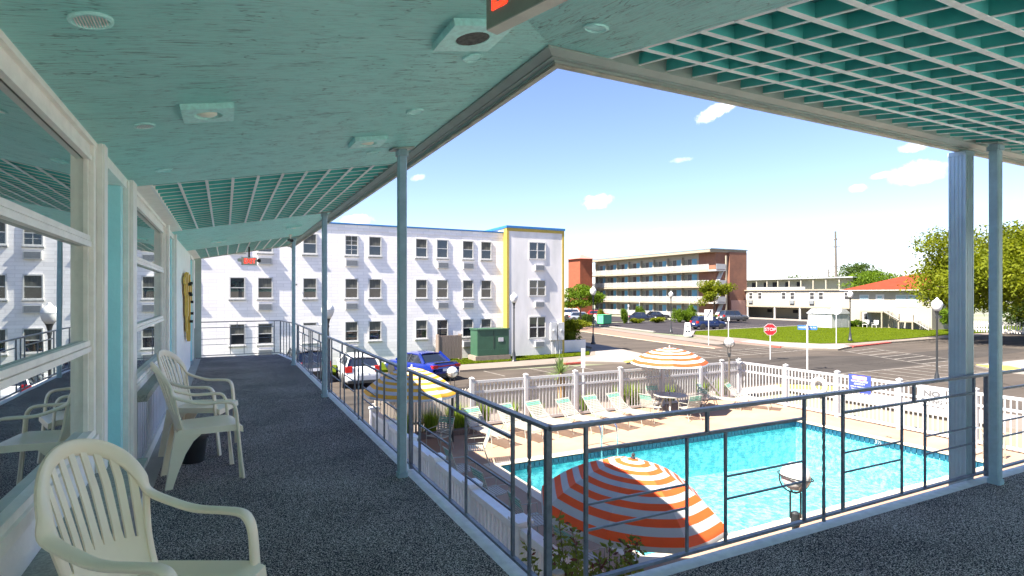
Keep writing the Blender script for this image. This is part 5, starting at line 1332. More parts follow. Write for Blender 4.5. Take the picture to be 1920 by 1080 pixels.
# ------------------------------------------------------------------ umbrellas
def umbrella(lab, loc, R, apex, drop, mA, n_str, rz=0, tilt=(0, 0), pole=True, mB_=None):
    t = thing('striped_umbrella', lab, 'umbrella', loc, rz); mB_ = mB_ or M_canvas
    Tm = Matrix.Translation((0, 0, apex)) @ Matrix.Rotation(-rz, 4, 'Z') @ Matrix.Rotation(tilt[0], 4, 'X') @ Matrix.Rotation(tilt[1], 4, Vector((.452, .892, 0))) @ Matrix.Rotation(rz, 4, 'Z')
    n = 8; K = int(n_str * 2) - 1; sub = 2
    def pt(r, a, sag=0):
        u = r / R; z = -drop * (0.30 * u + 0.70 * u ** 2.4); return (r * cos(a), r * sin(a), z - sag * u)
    for s in range(n):
        mb = MB(); V = []; Fc = []; mi = []
        a0 = 2 * PI * s / n; a1 = 2 * PI * (s + 1) / n; J = 6
        for i in range(K * sub + 1):
            r = max(.012, R * i / (K * sub)); p0 = Vector(pt(r, a0)); p1 = Vector(pt(r, a1))
            for j in range(J + 1):
                q = p0.lerp(p1, j / J); w = sin(PI * j / J); q.z += -.035 * w * (r / R); V.append(q)
        for i in range(K * sub):
            for j in range(J):
                Fc.append((i * (J + 1) + j, (i + 1) * (J + 1) + j, (i + 1) * (J + 1) + j + 1, i * (J + 1) + j + 1)); mi.append(0 if (i // sub) % 2 == 0 else 1)
        b = len(V)
        for j in range(J + 1):
            q = V[K * sub * (J + 1) + j]; V.append(q + Vector((q.x * .012, q.y * .012, -.075 + .018 * math.sin(PI * j / J))))
        for j in range(J): Fc.append((K * sub * (J + 1) + j, b + j, b + j + 1, K * sub * (J + 1) + j + 1)); mi.append(1)
        mb.add(V, Fc, mi, Tm); mb.build('canopy_panel', (mA, mB_), t, True)
    rb = MB()
    for s in range(n):
        a = 2 * PI * s / n
        rb = MB().tube([Vector(pt(r * R, a)) + Vector((0, 0, -.012)) for r in (.03, .25, .5, .75, 1.0)], .006, 5, M=Tm); rb.build('rib', M_strap, t)
        MB().tube([Vector((0, 0, -drop - .25)), Vector(pt(.5 * R, a))], .005, 4, M=Tm).build('strut', M_strap, t)
    MB().lathe([(.0, .0), (.035, .0), (.02, .035), (.028, .06), (0, .085)], 10, M=Tm).build('finial', M_black if mA is M_orange else M_canvas, t)
    if pole:
        top = Tm @ Vector((0, 0, -.02)); elbow = Tm @ Vector((0, 0, -drop - .3))
        MB().tube([top, elbow, (elbow.x, elbow.y, 0)], .021, 8).build('pole', M_strap, t, True)
        MB().lathe([(.27, 0), (.27, .06), (.20, .09), (.05, .11), (.05, .25), (0, .25)], 20, c=(elbow.x, elbow.y, 0)).build('base', M_strap, t, True)
    return t
umbrella('near orange and white striped umbrella half in shadow below the railing', (5.02, 6.22, G), 1.28, 2.24, .66, M_orange, 8, rad(-6), (rad(0), rad(5)))
umbrella('gold and white striped umbrella over the patio table by the fence', (14.97, 16.4, G), 1.42, 2.50, .55, M_gold, 6, rad(8))
umbrella('yellow and white striped umbrella at the left end of the pool deck', (4.98, 16.45, G), 1.42, 2.33, .74, M_yellow, 8, rad(20), (rad(-2), rad(2)))

# ------------------------------------------------------------------ lamps
def pool_lamp(x, y, zg, rg, lab, tilt=0):
    t = thing('globe_lamp', lab, 'lamp', (x, y, G), group='globe lamps round the pool')
    h = zg - G
    MB().tube([(0, 0, 0), (0, 0, h - .52)], .042, 10).build('pole', M_black if rg < .2 else M_pole, t)
    MB().lathe([(.05, h - .62), (.055, h - .60), (.055, h - .46), (.03, h - .44)], 12).build('socket', M_black, t)
    c = MB()
    for s in (-1, 1): c.box(s * .065 - .008, s * .065 + .008, -.012, .012, h - .52, h - rg - .03)
    c.build('fork', M_black, t)
    g = [(0.001, -rg)] + [(rg * sin(a), -rg * cos(a)) for a in [PI * k / 14 for k in range(1, 14)]] + [(0.001, rg)]
    MB().lathe(g, 24, c=(0, 0, h)).build('globe', M_lens, t, 'all')
    Rg = rg * 1.16; Mt = Matrix.Translation((0, 0, h)) @ Matrix.Rotation(tilt, 4, 'Y')
    MB().tube([Mt @ Vector((Rg * cos(a), Rg * sin(a), 0)) for a in [2 * PI * k / 24 for k in range(25)]], .009, 6, cap=False).build('ring', M_black, t, True)
    for r0 in (0, PI / 2): MB().tube([Mt @ Vector((Rg * cos(a) * cos(r0), Rg * cos(a) * sin(r0), Rg * sin(a))) for a in [PI + PI * k / 14 for k in range(15)]], .010, 6).build('cage_arm', M_black, t, True)
    MB().tube([(-.32, 0, h - .80), (.32, 0, h - .68)], .012, 6).lathe([(.03, -.03), (.03, .03)], 8, c=(-.34, 0, h - .81)).lathe([(.03, -.03), (.03, .03)], 8, c=(.34, 0, h - .67)).build('spotlight_arm', M_black, t)
    return t
pl1 = pool_lamp(6.36, 4.72, -.62, .175, 'nearest globe lamp in a black cage above the pool edge', rad(8)); pl1.rotation_euler = (0, 0, -TH)
pl2 = pool_lamp(19.15, 17.35, -.40, .20, 'globe lamp standing by the far corner of the pool fence'); pl2.rotation_euler = (0, 0, -TH)
pl3 = pool_lamp(6.2, 16.25, -.72, .165, 'globe lamp beside the leftmost lounger'); pl3.rotation_euler = (0, 0, -TH)
SL = []
def street_lamp(x, y, zg, lab, m=M_black, first=[None]):
    if first[0] is not None:
        return copy_tree(first[0], (x, y, zg - 4.3), label=lab)
    t = thing('street_lamp', lab, 'street lamp', (x, y, zg - 4.3), group='black street lamps with acorn globes')
    MB().lathe([(.20, 0), (.20, .12), (.13, .2), (.11, .6), (.07, .75), (.05, .9), (.045, 3.6), (.07, 3.7), (.05, 3.78), (.09, 3.95), (.12, 4.02), (.0, 4.02)], 12).build('post', m, t, True)
    MB().lathe([(.12, 4.02), (.20, 4.14), (.255, 4.32), (.25, 4.45), (.19, 4.56), (.10, 4.62), (.07, 4.66), (.055, 4.70), (.0, 4.75)], 16).build('globe', M_lens, t, 'all')
    MB().lathe([(.262, 4.36), (.265, 4.38), (.258, 4.40)], 16).build('band', M_signback, t, True)
    first[0] = t; return t
for x, y, z, lab in ((3.75, 24.0, .95, 'street lamp behind the second walkway post'), (17.3, 33.85, 1.36, 'street lamp in front of the yellow edged end bay'), (26.9, 38.4, 1.87, 'street lamp by the low white wall at the corner'),
                     (45.4, 49.5, 1.6, 'street lamp at the edge of the parking lot'), (52.3, 33.1, 1.6, 'street lamp on the lawn before the red roofed house'), (33.5, 16.55, 1.05, 'brown street lamp left of the fluted column'), (88, 34.0, 1.2, 'thin street lamp under the big tree')):
    street_lamp(x, y, z, lab)

# ------------------------------------------------------------------ signs
ss = thing('stop_sign', 'red octagonal stop sign at the junction', 'stop sign', (35.4, 28.0, -2.9), -math.atan2(1, 1.15) * 1.0)
ss.location = (34.0, 27.2, -2.9); ss.rotation_euler = (0, 0, rad(-48))
zc = 2.10
def octo(r): return [(r * cos(PI / 8 + k * PI / 4), r * sin(PI / 8 + k * PI / 4)) for k in range(8)]
Mo = face_matrix((0, -.03, zc), (1, 0, 0))
MB().prism(octo(.43), -.006, .0, M=Mo).build('border', M_signw, ss); MB().prism(octo(.405), .001, .006, M=Mo).build('face', M_signred, ss)
text_mesh('lettering', 'STOP', .31, M_signw, ss, face_matrix((0, -.038, zc), (1, 0, 0)), sx=.95, bold=.003)
MB().box(-.03, .03, -.025, .02, 0, zc + .4).build('post', M_signback, ss)
sn = thing('street_name_sign', 'blue street name sign with white lettering on a pale post', 'street sign', (31.4, 22.5, -2.9), rad(-52))
MB().tube([(0, 0, 0), (0, 0, 2.72)], .048, 8).build('post', M_cream, sn)
MB().box(-.52, .52, -.012, .012, 2.42, 2.68).build('blade', M_signb, sn); text_mesh('lettering', 'N BOSTON AV', .15, M_signw, sn, face_matrix((0, -.015, 2.55), (1, 0, 0)), bold=.004, sx=.95)
MB().box(-.012, .012, -.30, .30, 2.70, 2.92).build('cross_blade', M_grey, sn)
rs = thing('round_sign', 'back of a round sign on a post before the shed', 'sign', (46.9, 30.9, -2.83), rad(-52))
MB().lathe([(0, 0), (.42, 0), (.42, .012), (0, .012)], 20, M=face_matrix((0, .03, 3.15), (1, 0, 0))).build('disc', M_signback, rs); MB().box(-.03, .03, -.02, .02, 0, 3.5).build('post', M_signback, rs)
ps = thing('pedestrian_sign', 'white one way traffic sign with black arrow beside the blue car', 'sign', (38.6, 37.3, -2.9), rad(-45))
MB().box(-.36, .36, -.01, .0, 2.25, 3.2).build('board', M_signw, ps); MB().beam((-.15, -.014, 2.55), (.15, -.014, 3.1), .008, .12, up=(0, 1, 0)).add([(.05, -.016, 3.1), (.22, -.016, 2.95), (.24, -.016, 3.18)], [(0, 1, 2)]).build('arrow', M_black, ps)
MB().box(-.03, .03, 0, .03, 0, 2.4).build('post', M_signback, ps)
for x, y, h, lab in ((43.6, 39.6, 2.3, 'thin bare post on the lawn tip behind the arrow sign'), (57.2, 72.0, 2.9, 'thin white post by the dark sedan'), (66, 80, 3.6, 'tall thin white post near the red car'), (75.5, 77.5, 3.8, 'tall thin white post in front of the balconies, right one'), (13.9, 20.6, 2.15, 'pale parking sign post behind the pool fence')):
    t = thing('sign_post', lab, 'post', (x, y, -2.88), rad(-30)); MB().box(-.035, .035, -.03, .03, 0, h).build('pole', M_signback, t)
    if h < 2.2: MB().box(-.09, .09, -.045, -.032, 1.35, h + .05).build('plate', M_signback, t)
    else: MB().box(-.12, .12, -.045, -.032, h - .35, h + .05).build('plate', M_signw, t)
def sandwich(x, y, lab, z=-2.84, rz=-40):
    t = thing('sandwich_board', lab, 'sandwich board', (x, y, z), rad(rz))
    for s in (-1, 1): MB().add([(-.4, s * .45, 0), (.4, s * .45, 0), (.26, s * .06, 1.45), (-.26, s * .06, 1.45), (-.4, s * .40, 0), (.4, s * .40, 0), (.26, s * .02, 1.45), (-.26, s * .02, 1.45)], [(0, 1, 2, 3), (7, 6, 5, 4), (0, 4, 5, 1), (1, 5, 6, 2), (2, 6, 7, 3), (3, 7, 4, 0)]).build('panel', M_signw, t)
    MB().box(-.22, -.05, -.38, -.30, .45, .6).box(.05, .22, -.38, -.30, .45, .6).box(-.15, .15, -.22, -.15, .95, 1.05).build('lettering', M_black, t)
sandwich(44.7, 46.2, 'white sandwich board on the pavement at the lawn tip'); sandwich(50.2, 71.3, 'small white sandwich board beside the silver car')
gb = thing('green_bin', 'bright green utility box among the bushes', 'utility box', (51.4, 70.4, -2.85), rad(10)); MB().box(-.9, .9, -.6, .6, .1, 1.35).box(-.95, .95, -.65, .65, 1.35, 1.45).build('box', M_green2, gb); MB().box(-.8, .8, -.5, .5, 0, .1).build('base', M_dark, gb)

# ------------------------------------------------------------------ precast balustrade under the walkway
bl = thing('balustrade', 'white precast balustrade on the shaded deck below the left railing', 'balustrade', (4.1, 0, G))
ym = [2.0 + i * 1.93 for i in range(9)]
slat = MB().add([(-.035, -.036, .24), (.035, -.036, .24), (.035, .036, .24), (-.035, .036, .24), (-.035, -.036, .82), (.035, -.036, .82), (.035, .036, .82), (-.035, .036, .82)], [(3, 2, 1, 0), (4, 5, 6, 7), (0, 1, 5, 4), (1, 2, 6, 5), (2, 3, 7, 6), (3, 0, 4, 7)]).mesh('baluster', M_prec)
for i, y in enumerate(ym):
    MB().box(-.11, .11, y - .14, y + .14, 0, .98).box(-.14, .14, y - .17, y + .17, .98, 1.03).build('pier', M_prec, bl)
    if i < len(ym) - 1:
        MB().box(-.09, .09, y + .141, y + 1.789, .82, .93).build('coping', M_prec, bl); MB().box(-.09, .09, y + .141, y + 1.789, .06, .24).build('plinth', M_prec, bl)
        for k in range(10): obj('baluster', slat, bl, (0, y + .24 + k * .16, 0))

# ------------------------------------------------------------------ cars
def make_car(name, lab, loc, rz, pm, L=4.4, Wd=1.78, H=1.5, kind='hatch', cat='car', z=RZ):
    """x forward; lofted lower body, glazed cabin, wheels"""
    t = thing(name, lab, cat, (loc[0], loc[1], z + .004), rz)
    hw = Wd / 2; s = L / 4.4
    bz = .30; belt = {'hatch': .90, 'sedan': .90, 'suv': 1.05}[kind]; hood = {'hatch': .86, 'sedan': .84, 'suv': 1.02}[kind]; tail = {'hatch': .95, 'sedan': .98, 'suv': 1.08}[kind]
    h0 = L / 2
    st = [(-h0, .42, tail - .28, .84), (-h0 + .06, .34, tail - .04, .93), (-h0 + .28, bz, tail, .985), (-h0 + .9, bz - .06, belt + .03, 1.0), (-.3, bz - .06, belt + .01, 1.0), (.55, bz - .06, belt, 1.0),
          (h0 - 1.15, bz - .05, hood + .05, .99), (h0 - .5, bz - .02, hood, .96), (h0 - .14, bz, hood - .10, .90), (h0 - .02, .36, hood - .26, .80)]
    V = []; Fc = []
    for x, zb_, zt, wf_ in st:
        w = hw * wf_; row = [(0, zb_), (w * .86, zb_), (w * .97, zb_ + .10), (w, zb_ + .28), (w * .985, zt - .16), (w * .93, zt - .03), (w * .80, zt + .012), (w * .4, zt + .035), (0, zt + .04)]
        full = [(-y, zz) for y, zz in row[1:]][::-1] + row
        full = [(-y, zz) for y, zz in reversed(row)][:-1] + row if False else [(-y, zz) for (y, zz) in reversed(row[1:-1])] + []
        ringp = row + [(-y, zz) for (y, zz) in reversed(row[1:-1])]
        for y, zz in ringp: V.append((x, y, zz))
    n = len(V) // len(st)
    for i in range(len(st) - 1):
        for k in range(n): Fc.append((i * n + k, (i + 1) * n + k, (i + 1) * n + (k + 1) % n, i * n + (k + 1) % n))
    Fc += [tuple(range(n)), tuple(reversed([(len(st) - 1) * n + k for k in range(n)]))]
    MB().add(V, Fc).build('body', pm, t, True)
    # cabin
    if kind == 'sedan': xb0, xb1, xt0, xt1 = -h0 + .88, 1.0, -.88, .30
    elif kind == 'hatch': xb0, xb1, xt0, xt1 = -h0 + .16, 1.12, -h0 + .62, .38
    else: xb0, xb1, xt0, xt1 = -h0 + .12, 1.02, -h0 + .42, .42
    wb_, wt_ = hw * .90, hw * .70; zt = H
    def P8(i0, o=0): 
        return [(xb0 + i0, -wb_ + i0, belt), (xb1 - i0, -wb_ + i0, belt - .02), (xb1 - i0, wb_ - i0, belt - .02), (xb0 + i0, wb_ - i0, belt), (xt0 + i0, -wt_ + i0, zt - o), (xt1 - i0, -wt_ + i0, zt - o), (xt1 - i0, wt_ - i0, zt - o), (xt0 + i0, wt_ - i0, zt - o)]
    p = P8(.012, .02)
    MB().add(p, [(0, 1, 5, 4), (1, 2, 6, 5), (2, 3, 7, 6), (3, 0, 4, 7), (4, 5, 6, 7)]).build('glazing', M_carglass, t)
    q = P8(0)
    rf = MB(); V = []; Fc = []; nx, ny = 6, 6
    for i in range(nx + 1):
        for j in range(ny + 1):
            u = i / nx; v = j / ny * 2 - 1; x = xt0 - .06 + (xt1 - xt0 + .12) * u; V.append((x, v * (wt_ + .02), zt + .045 * (1 - v * v) * .9 + .03 * sin(PI * u) - .035 * abs(v) ** 4))
    for i in range(nx):
        for j in range(ny): Fc.append((i * 7 + j, (i + 1) * 7 + j, (i + 1) * 7 + j + 1, i * 7 + j + 1))
    N = len(V); V += [(x, y, z - .05) for x, y, z in V]; Fc += [tuple(N + k for k in reversed(f)) for f in Fc[:]]
    Fc += [(i, i + 1, N + i + 1, N + i)[::-1] for i in range(6)] + [(42 + i, 42 + i + 1, N + 42 + i + 1, N + 42 + i) for i in range(6)] + [(i * 7, (i + 1) * 7, N + (i + 1) * 7, N + i * 7)[::1] for i in range(6)] + [(i * 7 + 6, (i + 1) * 7 + 6, N + (i + 1) * 7 + 6, N + i * 7 + 6)[::-1] for i in range(6)]
    MB().add(V, Fc).build('roof', pm, t, True)
    for a, b, w in ((0, 4, .16 if kind != 'sedan' else .2), (3, 7, .16 if kind != 'sedan' else .2), (1, 5, .07), (2, 6, .07)):
        MB().beam(q[a], q[b], w, .05, up=(0, 1, 0)).build('pillar', pm, t)
    for sy in (-1, 1):
        for fx in ((.42,) if kind == 'sedan' else (.36, .68)):
            xb = xb1 + (xb0 - xb1) * fx; xt = xt1 + (xt0 - xt1) * fx
            MB().beam((xb, sy * wb_, belt), (xt, sy * wt_, zt), .08, .02, up=(0, 1, 0)).build('pillar', M_black, t)
        MB().box(xb1 - .25, xb1 - .06, sy * (wb_ + .06) - .07, sy * (wb_ + .06) + .07, belt + .02, belt + .16).build('mirror', pm, t)
        for x in (xb1 - .72, xb1 - 1.45): MB().box(x - .09, x + .09, sy * hw * 1.0 - .012, sy * hw * 1.0 + .012, belt - .2, belt - .17).build('door_handle', M_black if kind != 'suv' else M_rim, t)
        MB().box(xb0 + .5, xb1 + .1, sy * hw * .965 - .015, sy * hw * .965 + .015, bz - .02, bz + .06).build('sill_trim', M_black, t)
        for x in (h0 - .86 * s, -h0 + .80 * s):
            R_ = .32 if kind != 'suv' else .36
            Mw = Matrix.Translation((x, sy * (hw - .085), R_)) @ Matrix.Rotation(PI / 2, 4, 'X')
            w = MB().lathe([(R_ - .06, -.11), (R_ - .015, -.105), (R_, -.08), (R_, .08), (R_ - .015, .105), (R_ - .06, .11)], 22, M=Mw).build('wheel', M_tyre, t, True)
            mb = MB().lathe([(0, -.06), (R_ - .08, -.07), (R_ - .07, -.10), (R_ - .06, -.108)], 22, M=Mw).lathe([(0, .06), (R_ - .08, .07), (R_ - .07, .10), (R_ - .06, .108)], 22, M=Mw)
            for k in range(5):
                a = 2 * PI * k / 5
                for zz in (-.085, .085): mb.beam(Mw @ Vector((0, 0, zz)), Mw @ Vector(((R_ - .07) * cos(a), (R_ - .07) * sin(a), zz)), .05, .03, up=(0, 1, 0))
            mb.build('rim', M_rim, w)
            V = []; n = 14
            for k in range(n + 1):
                a = PI * k / n
                V += [((R_ + .07) * cos(a), 0, (R_ + .07) * sin(a)), ((R_ - .02) * cos(a), 0, (R_ - .02) * sin(a))]
            MB().add([(x + vx, sy * (hw * .995 + .004), max(.14, R_ + vz)) for vx, vy, vz in V], [(2 * k, 2 * k + 1, 2 * k + 3, 2 * k + 2) if sy > 0 else (2 * k + 2, 2 * k + 3, 2 * k + 1, 2 * k) for k in range(n)]).build('wheel_arch', M_dark, t)
    zt_ = tail - .12
    for sy in (-1, 1):
        MB().box(-h0 - .012, -h0 + .22, sy * hw * .78 - .17, sy * hw * .78 + .15, zt_ - .13, zt_ + (.03 if kind != 'suv' else .16)).build('tail_light', M_tail, t)
        MB().box(h0 - .26, h0 - .03, sy * hw * .72 - .16, sy * hw * .72 + .15, hood - .26, hood - .12).build('headlight', M_head, t)
    if kind == 'sedan': MB().box(-h0 - .014, -h0 + .05, -hw * .6, hw * .6, zt_ - .06, zt_ + .0).build('tail_light_bar', M_tail, t); MB().box(-h0 + .02, -h0 + .2, -hw * .75, hw * .75, tail + .02, tail + .05).build('spoiler', M_black, t)
    MB().box(-h0 - .02, -h0 + .04, -.26, .26, zt_ - .30, zt_ - .16).build('licence_plate', M_plate, t)
    MB().box(-h0 - .01, -h0 + .3, -hw * .82, hw * .82, bz + .0, bz + .14).build('rear_bumper', M_black, t)
    MB().box(h0 - .3, h0 + .01, -hw * .6, hw * .6, bz + .04, hood - .34).build('grille', M_black, t)
    if kind == 'suv':
        for sy in (-1, 1): MB().tube([(xt0 + .1, sy * (wt_ - .04), zt + .07), (xt1 - .1, sy * (wt_ - .04), zt + .07)], .02, 6).build('roof_rack', M_black, t)
    return t
V3 = paint('white', (.80, .80, .78), 0); 
make_car('white_hatchback', 'white hatchback parked facing away behind the yellow umbrella', (6.15, 29.9), rad(86), V3, 4.3, 1.78, 1.52, 'suv')
make_car('blue_sedan', 'bright blue sedan parked with its dark tail band towards the pool', (9.75, 30.6), rad(107), paint('blue', (.008, .028, .26), .4), 4.9, 1.9, 1.38, 'sedan')
make_car('dark_suv', 'dark car seen through the far end of the railing', (3.9, 32.8), rad(95), paint('dark', (.03, .035, .045)), 4.6, 1.85, 1.65, 'suv')
make_car('blue_suv', 'small dark blue car parked by the lawn edge', (56.5, 54.6), rad(-12), paint('navy', (.015, .03, .11), .4), 4.4, 1.8, 1.65, 'suv', z=-2.9)
make_car('grey_suv', 'dark grey sport utility car parked in front of the brick motel', (77.2, 69.0), rad(-14), paint('grey', (.11, .12, .14), .5), 4.8, 1.9, 1.8, 'suv', z=-2.9)
make_car('dark_sedan', 'dark sedan in the motel lot behind the bushes', (63.6, 76.6), rad(-28), paint('midnight', (.015, .02, .04), .4), 4.8, 1.85, 1.45, 'sedan', z=-2.89)
make_car('black_sedan', 'black car almost hidden by the round bush', (69.5, 79.5), rad(-28), paint('black', (.012, .012, .014), .3), 4.8, 1.85, 1.45, 'sedan', z=-2.89)
make_car('silver_car', 'silver car half hidden behind the small street tree', (54.8, 81.5), rad(-30), paint('silver', (.45, .47, .49), .6), 4.5, 1.8, 1.5, 'hatch', z=-2.89)
make_car('white_van', 'white car behind the silver one', (59.5, 91.0), rad(-30), V3, 4.8, 1.9, 1.8, 'suv', z=-2.89)
make_car('red_car', 'red car beside the white one near the orange tower', (63.4, 88.6), rad(-30), paint('red', (.45, .02, .02), .2), 4.5, 1.8, 1.5, 'hatch', z=-2.89)

# ------------------------------------------------------------------ plants
def leaves(mb, c, rx, ry, rz, n, s, rnd, mi=0, shell=.55, up=.3):
    for _ in range(n):
        a = rnd.uniform(0, 2 * PI); z = rnd.uniform(-1, 1); q = math.sqrt(1 - z * z); r = shell + (1 - shell) * rnd.random() ** .7
        p = Vector((c[0] + rx * r * q * cos(a), c[1] + ry * r * q * sin(a), c[2] + rz * r * z))
        nrm = Vector((rnd.gauss(0, 1), rnd.gauss(0, 1), rnd.gauss(0, 1) + up)).normalized()
        t1 = nrm.orthogonal().normalized(); t1 = Matrix.Rotation(rnd.uniform(0, 6.28), 3, nrm) @ t1; t2 = nrm.cross(t1)
        l = s * rnd.uniform(.6, 1.3); w = l * .42; b = len(mb.v)
        mb.v += [tuple(p - t1 * l), tuple(p + t2 * w - t1 * .1 * l), tuple(p + t1 * l), tuple(p - t2 * w - t1 * .1 * l)]
        mb.f.append((b, b + 1, b + 2, b + 3)); mb.m.append(mi)
def tree(name, lab, loc, h, crown, m, seed, n=5000, leaf=.14, trunk_r=.18, clumps=26, group=None, cat='tree', base=.35, flat=1.0):
    """crown = (rx, ry, rz) about a centre at height h - rz"""
    rnd = random.Random(seed); t = thing(name, lab, cat, loc, group=group)
    rx, ry, rz_ = crown; cz = h - rz_
    tb_ = MB(); tb_.tube([(0, 0, 0), (rnd.uniform(-.1, .1), rnd.uniform(-.1, .1), cz * .5), (0, 0, cz)], [trunk_r, trunk_r * .75, trunk_r * .5], 8)
    cl = []
    for i in range(clumps):
        a = rnd.uniform(0, 2 * PI); u = rnd.uniform(-.85, 1); q = math.sqrt(max(0, 1 - u * u)); r = rnd.uniform(.45, .95)
        cl.append((rx * r * q * cos(a), ry * r * q * sin(a), cz + rz_ * u * r * flat, rnd.uniform(.22, .42)))
    for x, y, z, s in cl[:12]: tb_.tube([(0, 0, cz * rnd.uniform(.55, .95)), (x * .5, y * .5, (z + cz * .8) / 2), (x, y, z)], [trunk_r * .4, trunk_r * .25, trunk_r * .1], 5)
    tb_.build('trunk', M_bark, t)
    mb = MB(); per = n // clumps
    for x, y, z, s in cl:
        k = min(rx, rz_); leaves(mb, (x, y, z), rx * s * 1.1, ry * s * 1.1, rz_ * s * .8, per, leaf, rnd, shell=.25)
    mb.build('crown', m, t); return t
tree('street_tree', 'large leafy tree in yellow green leaf behind the fluted column', (65.5, 27.4, -2.9), 11.2, (8.2, 6.6, 4.5), M_leafA, 11, 46000, .18, .38, 130, base=.3)
tree('street_tree', 'second leafy tree at the right edge beside the thin lamp', (76, 26.0, -2.9), 9.0, (4.5, 4.5, 3.4), M_leafB, 12, 12000, .17, .3, 60)
tree('small_tree', 'small flat topped yellow green tree by the brick motel', (69.0, 65.4, -2.9), 6.9, (3.0, 3.0, 2.3), M_leafA, 13, 5200, .17, .10, 22)
tree('small_tree', 'small wind shaped dark green tree left of the green bin', (44.6, 66.6, -2.9), 6.6, (3.5, 3.2, 2.2), M_leafB, 14, 6000, .17, .14, 22)
tree('far_tree', 'round dark green tree behind the beige motel, right of the tall pole', (128, 80, -2.9), 12.0, (6, 6, 4.2), M_leafC, 15, 7000, .26, .3, 50, group='trees on the skyline')
tree('far_tree', 'lower tree on the skyline left of the utility poles', (140, 101, -2.9), 10.2, (7, 7, 3.6), M_leafC, 16, 6000, .28, .3, 50, group='trees on the skyline')
tree('far_tree', 'broad tree on the skyline between the poles and the red roof', (122, 72, -2.9), 9.6, (8, 7, 3.2), M_leafB, 17, 7000, .26, .3, 56, group='trees on the skyline')
tree('dark_bush', 'dark bush under the big tree behind the picket fence', (81, 30.5, -2.9), 4.6, (3.4, 2.6, 2.2), M_leafC, 18, 5000, .17, .12, 34, cat='bush')
tree('dark_bush', 'green bush at the right end of the red roofed house', (78.5, 37.0, -2.9), 4.2, (1.7, 1.6, 2.0), M_leafB, 19, 3500, .15, .1, 24, cat='bush')
BG_ = 'clipped bushes round the motel lot'
def bush(lab, x, y, z0, rx, ry, h, m, seed, n=1500, leaf=.09, group=None):
    rnd = random.Random(seed); t = thing('bush', lab, 'bush', (x, y, z0), group=group)
    mb = MB()
    for i in range(14):
        a = rnd.uniform(0, 6.28); r = rnd.uniform(.1, .7); leaves(mb, (rx * r * cos(a), ry * r * sin(a), h * rnd.uniform(.25, .74)), rx * .42, ry * .42, h * .26, n // 14, leaf, rnd, shell=.3)
    mb.lathe([(rx * .15, 0), (rx * .35, h * .25), (rx * .4, h * .5), (rx * .2, h * .65), (0, h * .7)], 8); mb.build('foliage', m, t)
    MB().tube([(0, 0, 0), (0, 0, h * .4)], .05, 6).build('stem', M_bark, t); return t
for i, (x, y, rx, h, m, lab) in enumerate(((66.0, 70.0, 1.5, 2.4, M_leafB, 'large round bush, left of a pair by the lot'), (68.3, 70.6, 1.5, 2.1, M_leafB, 'large round bush, right of a pair by the lot'), (71.8, 73.3, 1.3, 3.1, M_leafB, 'upright bush in front of the balustrade'),
        (55.6, 70.9, 1.0, 2.4, M_leafB, 'conical bush right of the green utility box'), (65.8, 79.5, 1.1, 2.6, M_leafB, 'bush behind the dark sedan'), (52.8, 73.6, .9, 2.4, M_leafA, 'yellow green bush behind the green utility box'), (48.8, 71.4, 1.5, 1.9, M_leafC, 'dark bush left of the green utility box'),
        (57.8, 79.5, 1.2, 1.4, M_leafB, 'low bush below the tall white post'), (62.0, 70.8, 1.7, .9, M_leafA, 'low yellow hedge left of the round bushes'), (58.2, 70.9, 1.3, .8, M_leafA, 'low yellow bush near the lot entrance'),
        (70.8, 71.8, 1.0, .9, M_leafA, 'low bush right of the round bushes'), (75.8, 75.0, 1.8, .8, M_leafB, 'low hedge below the pink panel of the balustrade'), (41.9, 63.0, 2.4, 1.3, M_leafA, 'spreading yellow bush at the left end of the cross street'), (38.5, 62.5, 2.0, 1.2, M_leafA, 'low spreading bush left of the yellow one'),
        (25.4, 39.6, 1.3, 2.7, M_leafA, 'upright hedge round the corner of the white block'), (81, 76, 1.5, .9, M_leafB, 'low hedge at the foot of the brick end wall'), (77.6, 48.6, 1.1, 1.1, M_leafB, 'green hedge below the left window of the red roofed house'), (77.7, 47.3, .7, .9, M_leafC, 'small dark hedge beside the garden chairs'))):
    bush(lab, x, y, -2.88, rx, rx * .8, h, m, 40 + i, 2600, .12, BG_)
# ornamental grasses inside and outside the fence
def grass_clump(lab, x, y, h, seed, m=M_leafB, n=170, r=.22):
    rnd = random.Random(seed); mb = MB(); t = thing('grass_clump', lab, 'ornamental grass', (x, y, G - .02), group='ornamental grasses along the pool fence')
    for i in range(n):
        a = rnd.uniform(0, 6.28); q = r * rnd.random() ** .5; bx_, by_ = q * cos(a), q * sin(a); l = h * rnd.uniform(.6, 1.1); sp = rnd.uniform(.05, .35) * l
        w = .011; p0 = Vector((bx_, by_, 0)); p1 = Vector((bx_ + sp * .4 * cos(a), by_ + sp * .4 * sin(a), l * .6)); p2 = Vector((bx_ + sp * cos(a), by_ + sp * sin(a), l)); s_ = Vector((-sin(a), cos(a), 0)) * w
        mb.add([p0 - s_, p0 + s_, p1 + s_, p1 - s_, p2], [(0, 1, 2, 3), (3, 2, 4)])
    mb.build('blades', m, t); return t
M_leafG = leaf_mat('leaf_grass', (.26, .33, .04), (.12, .19, .03))
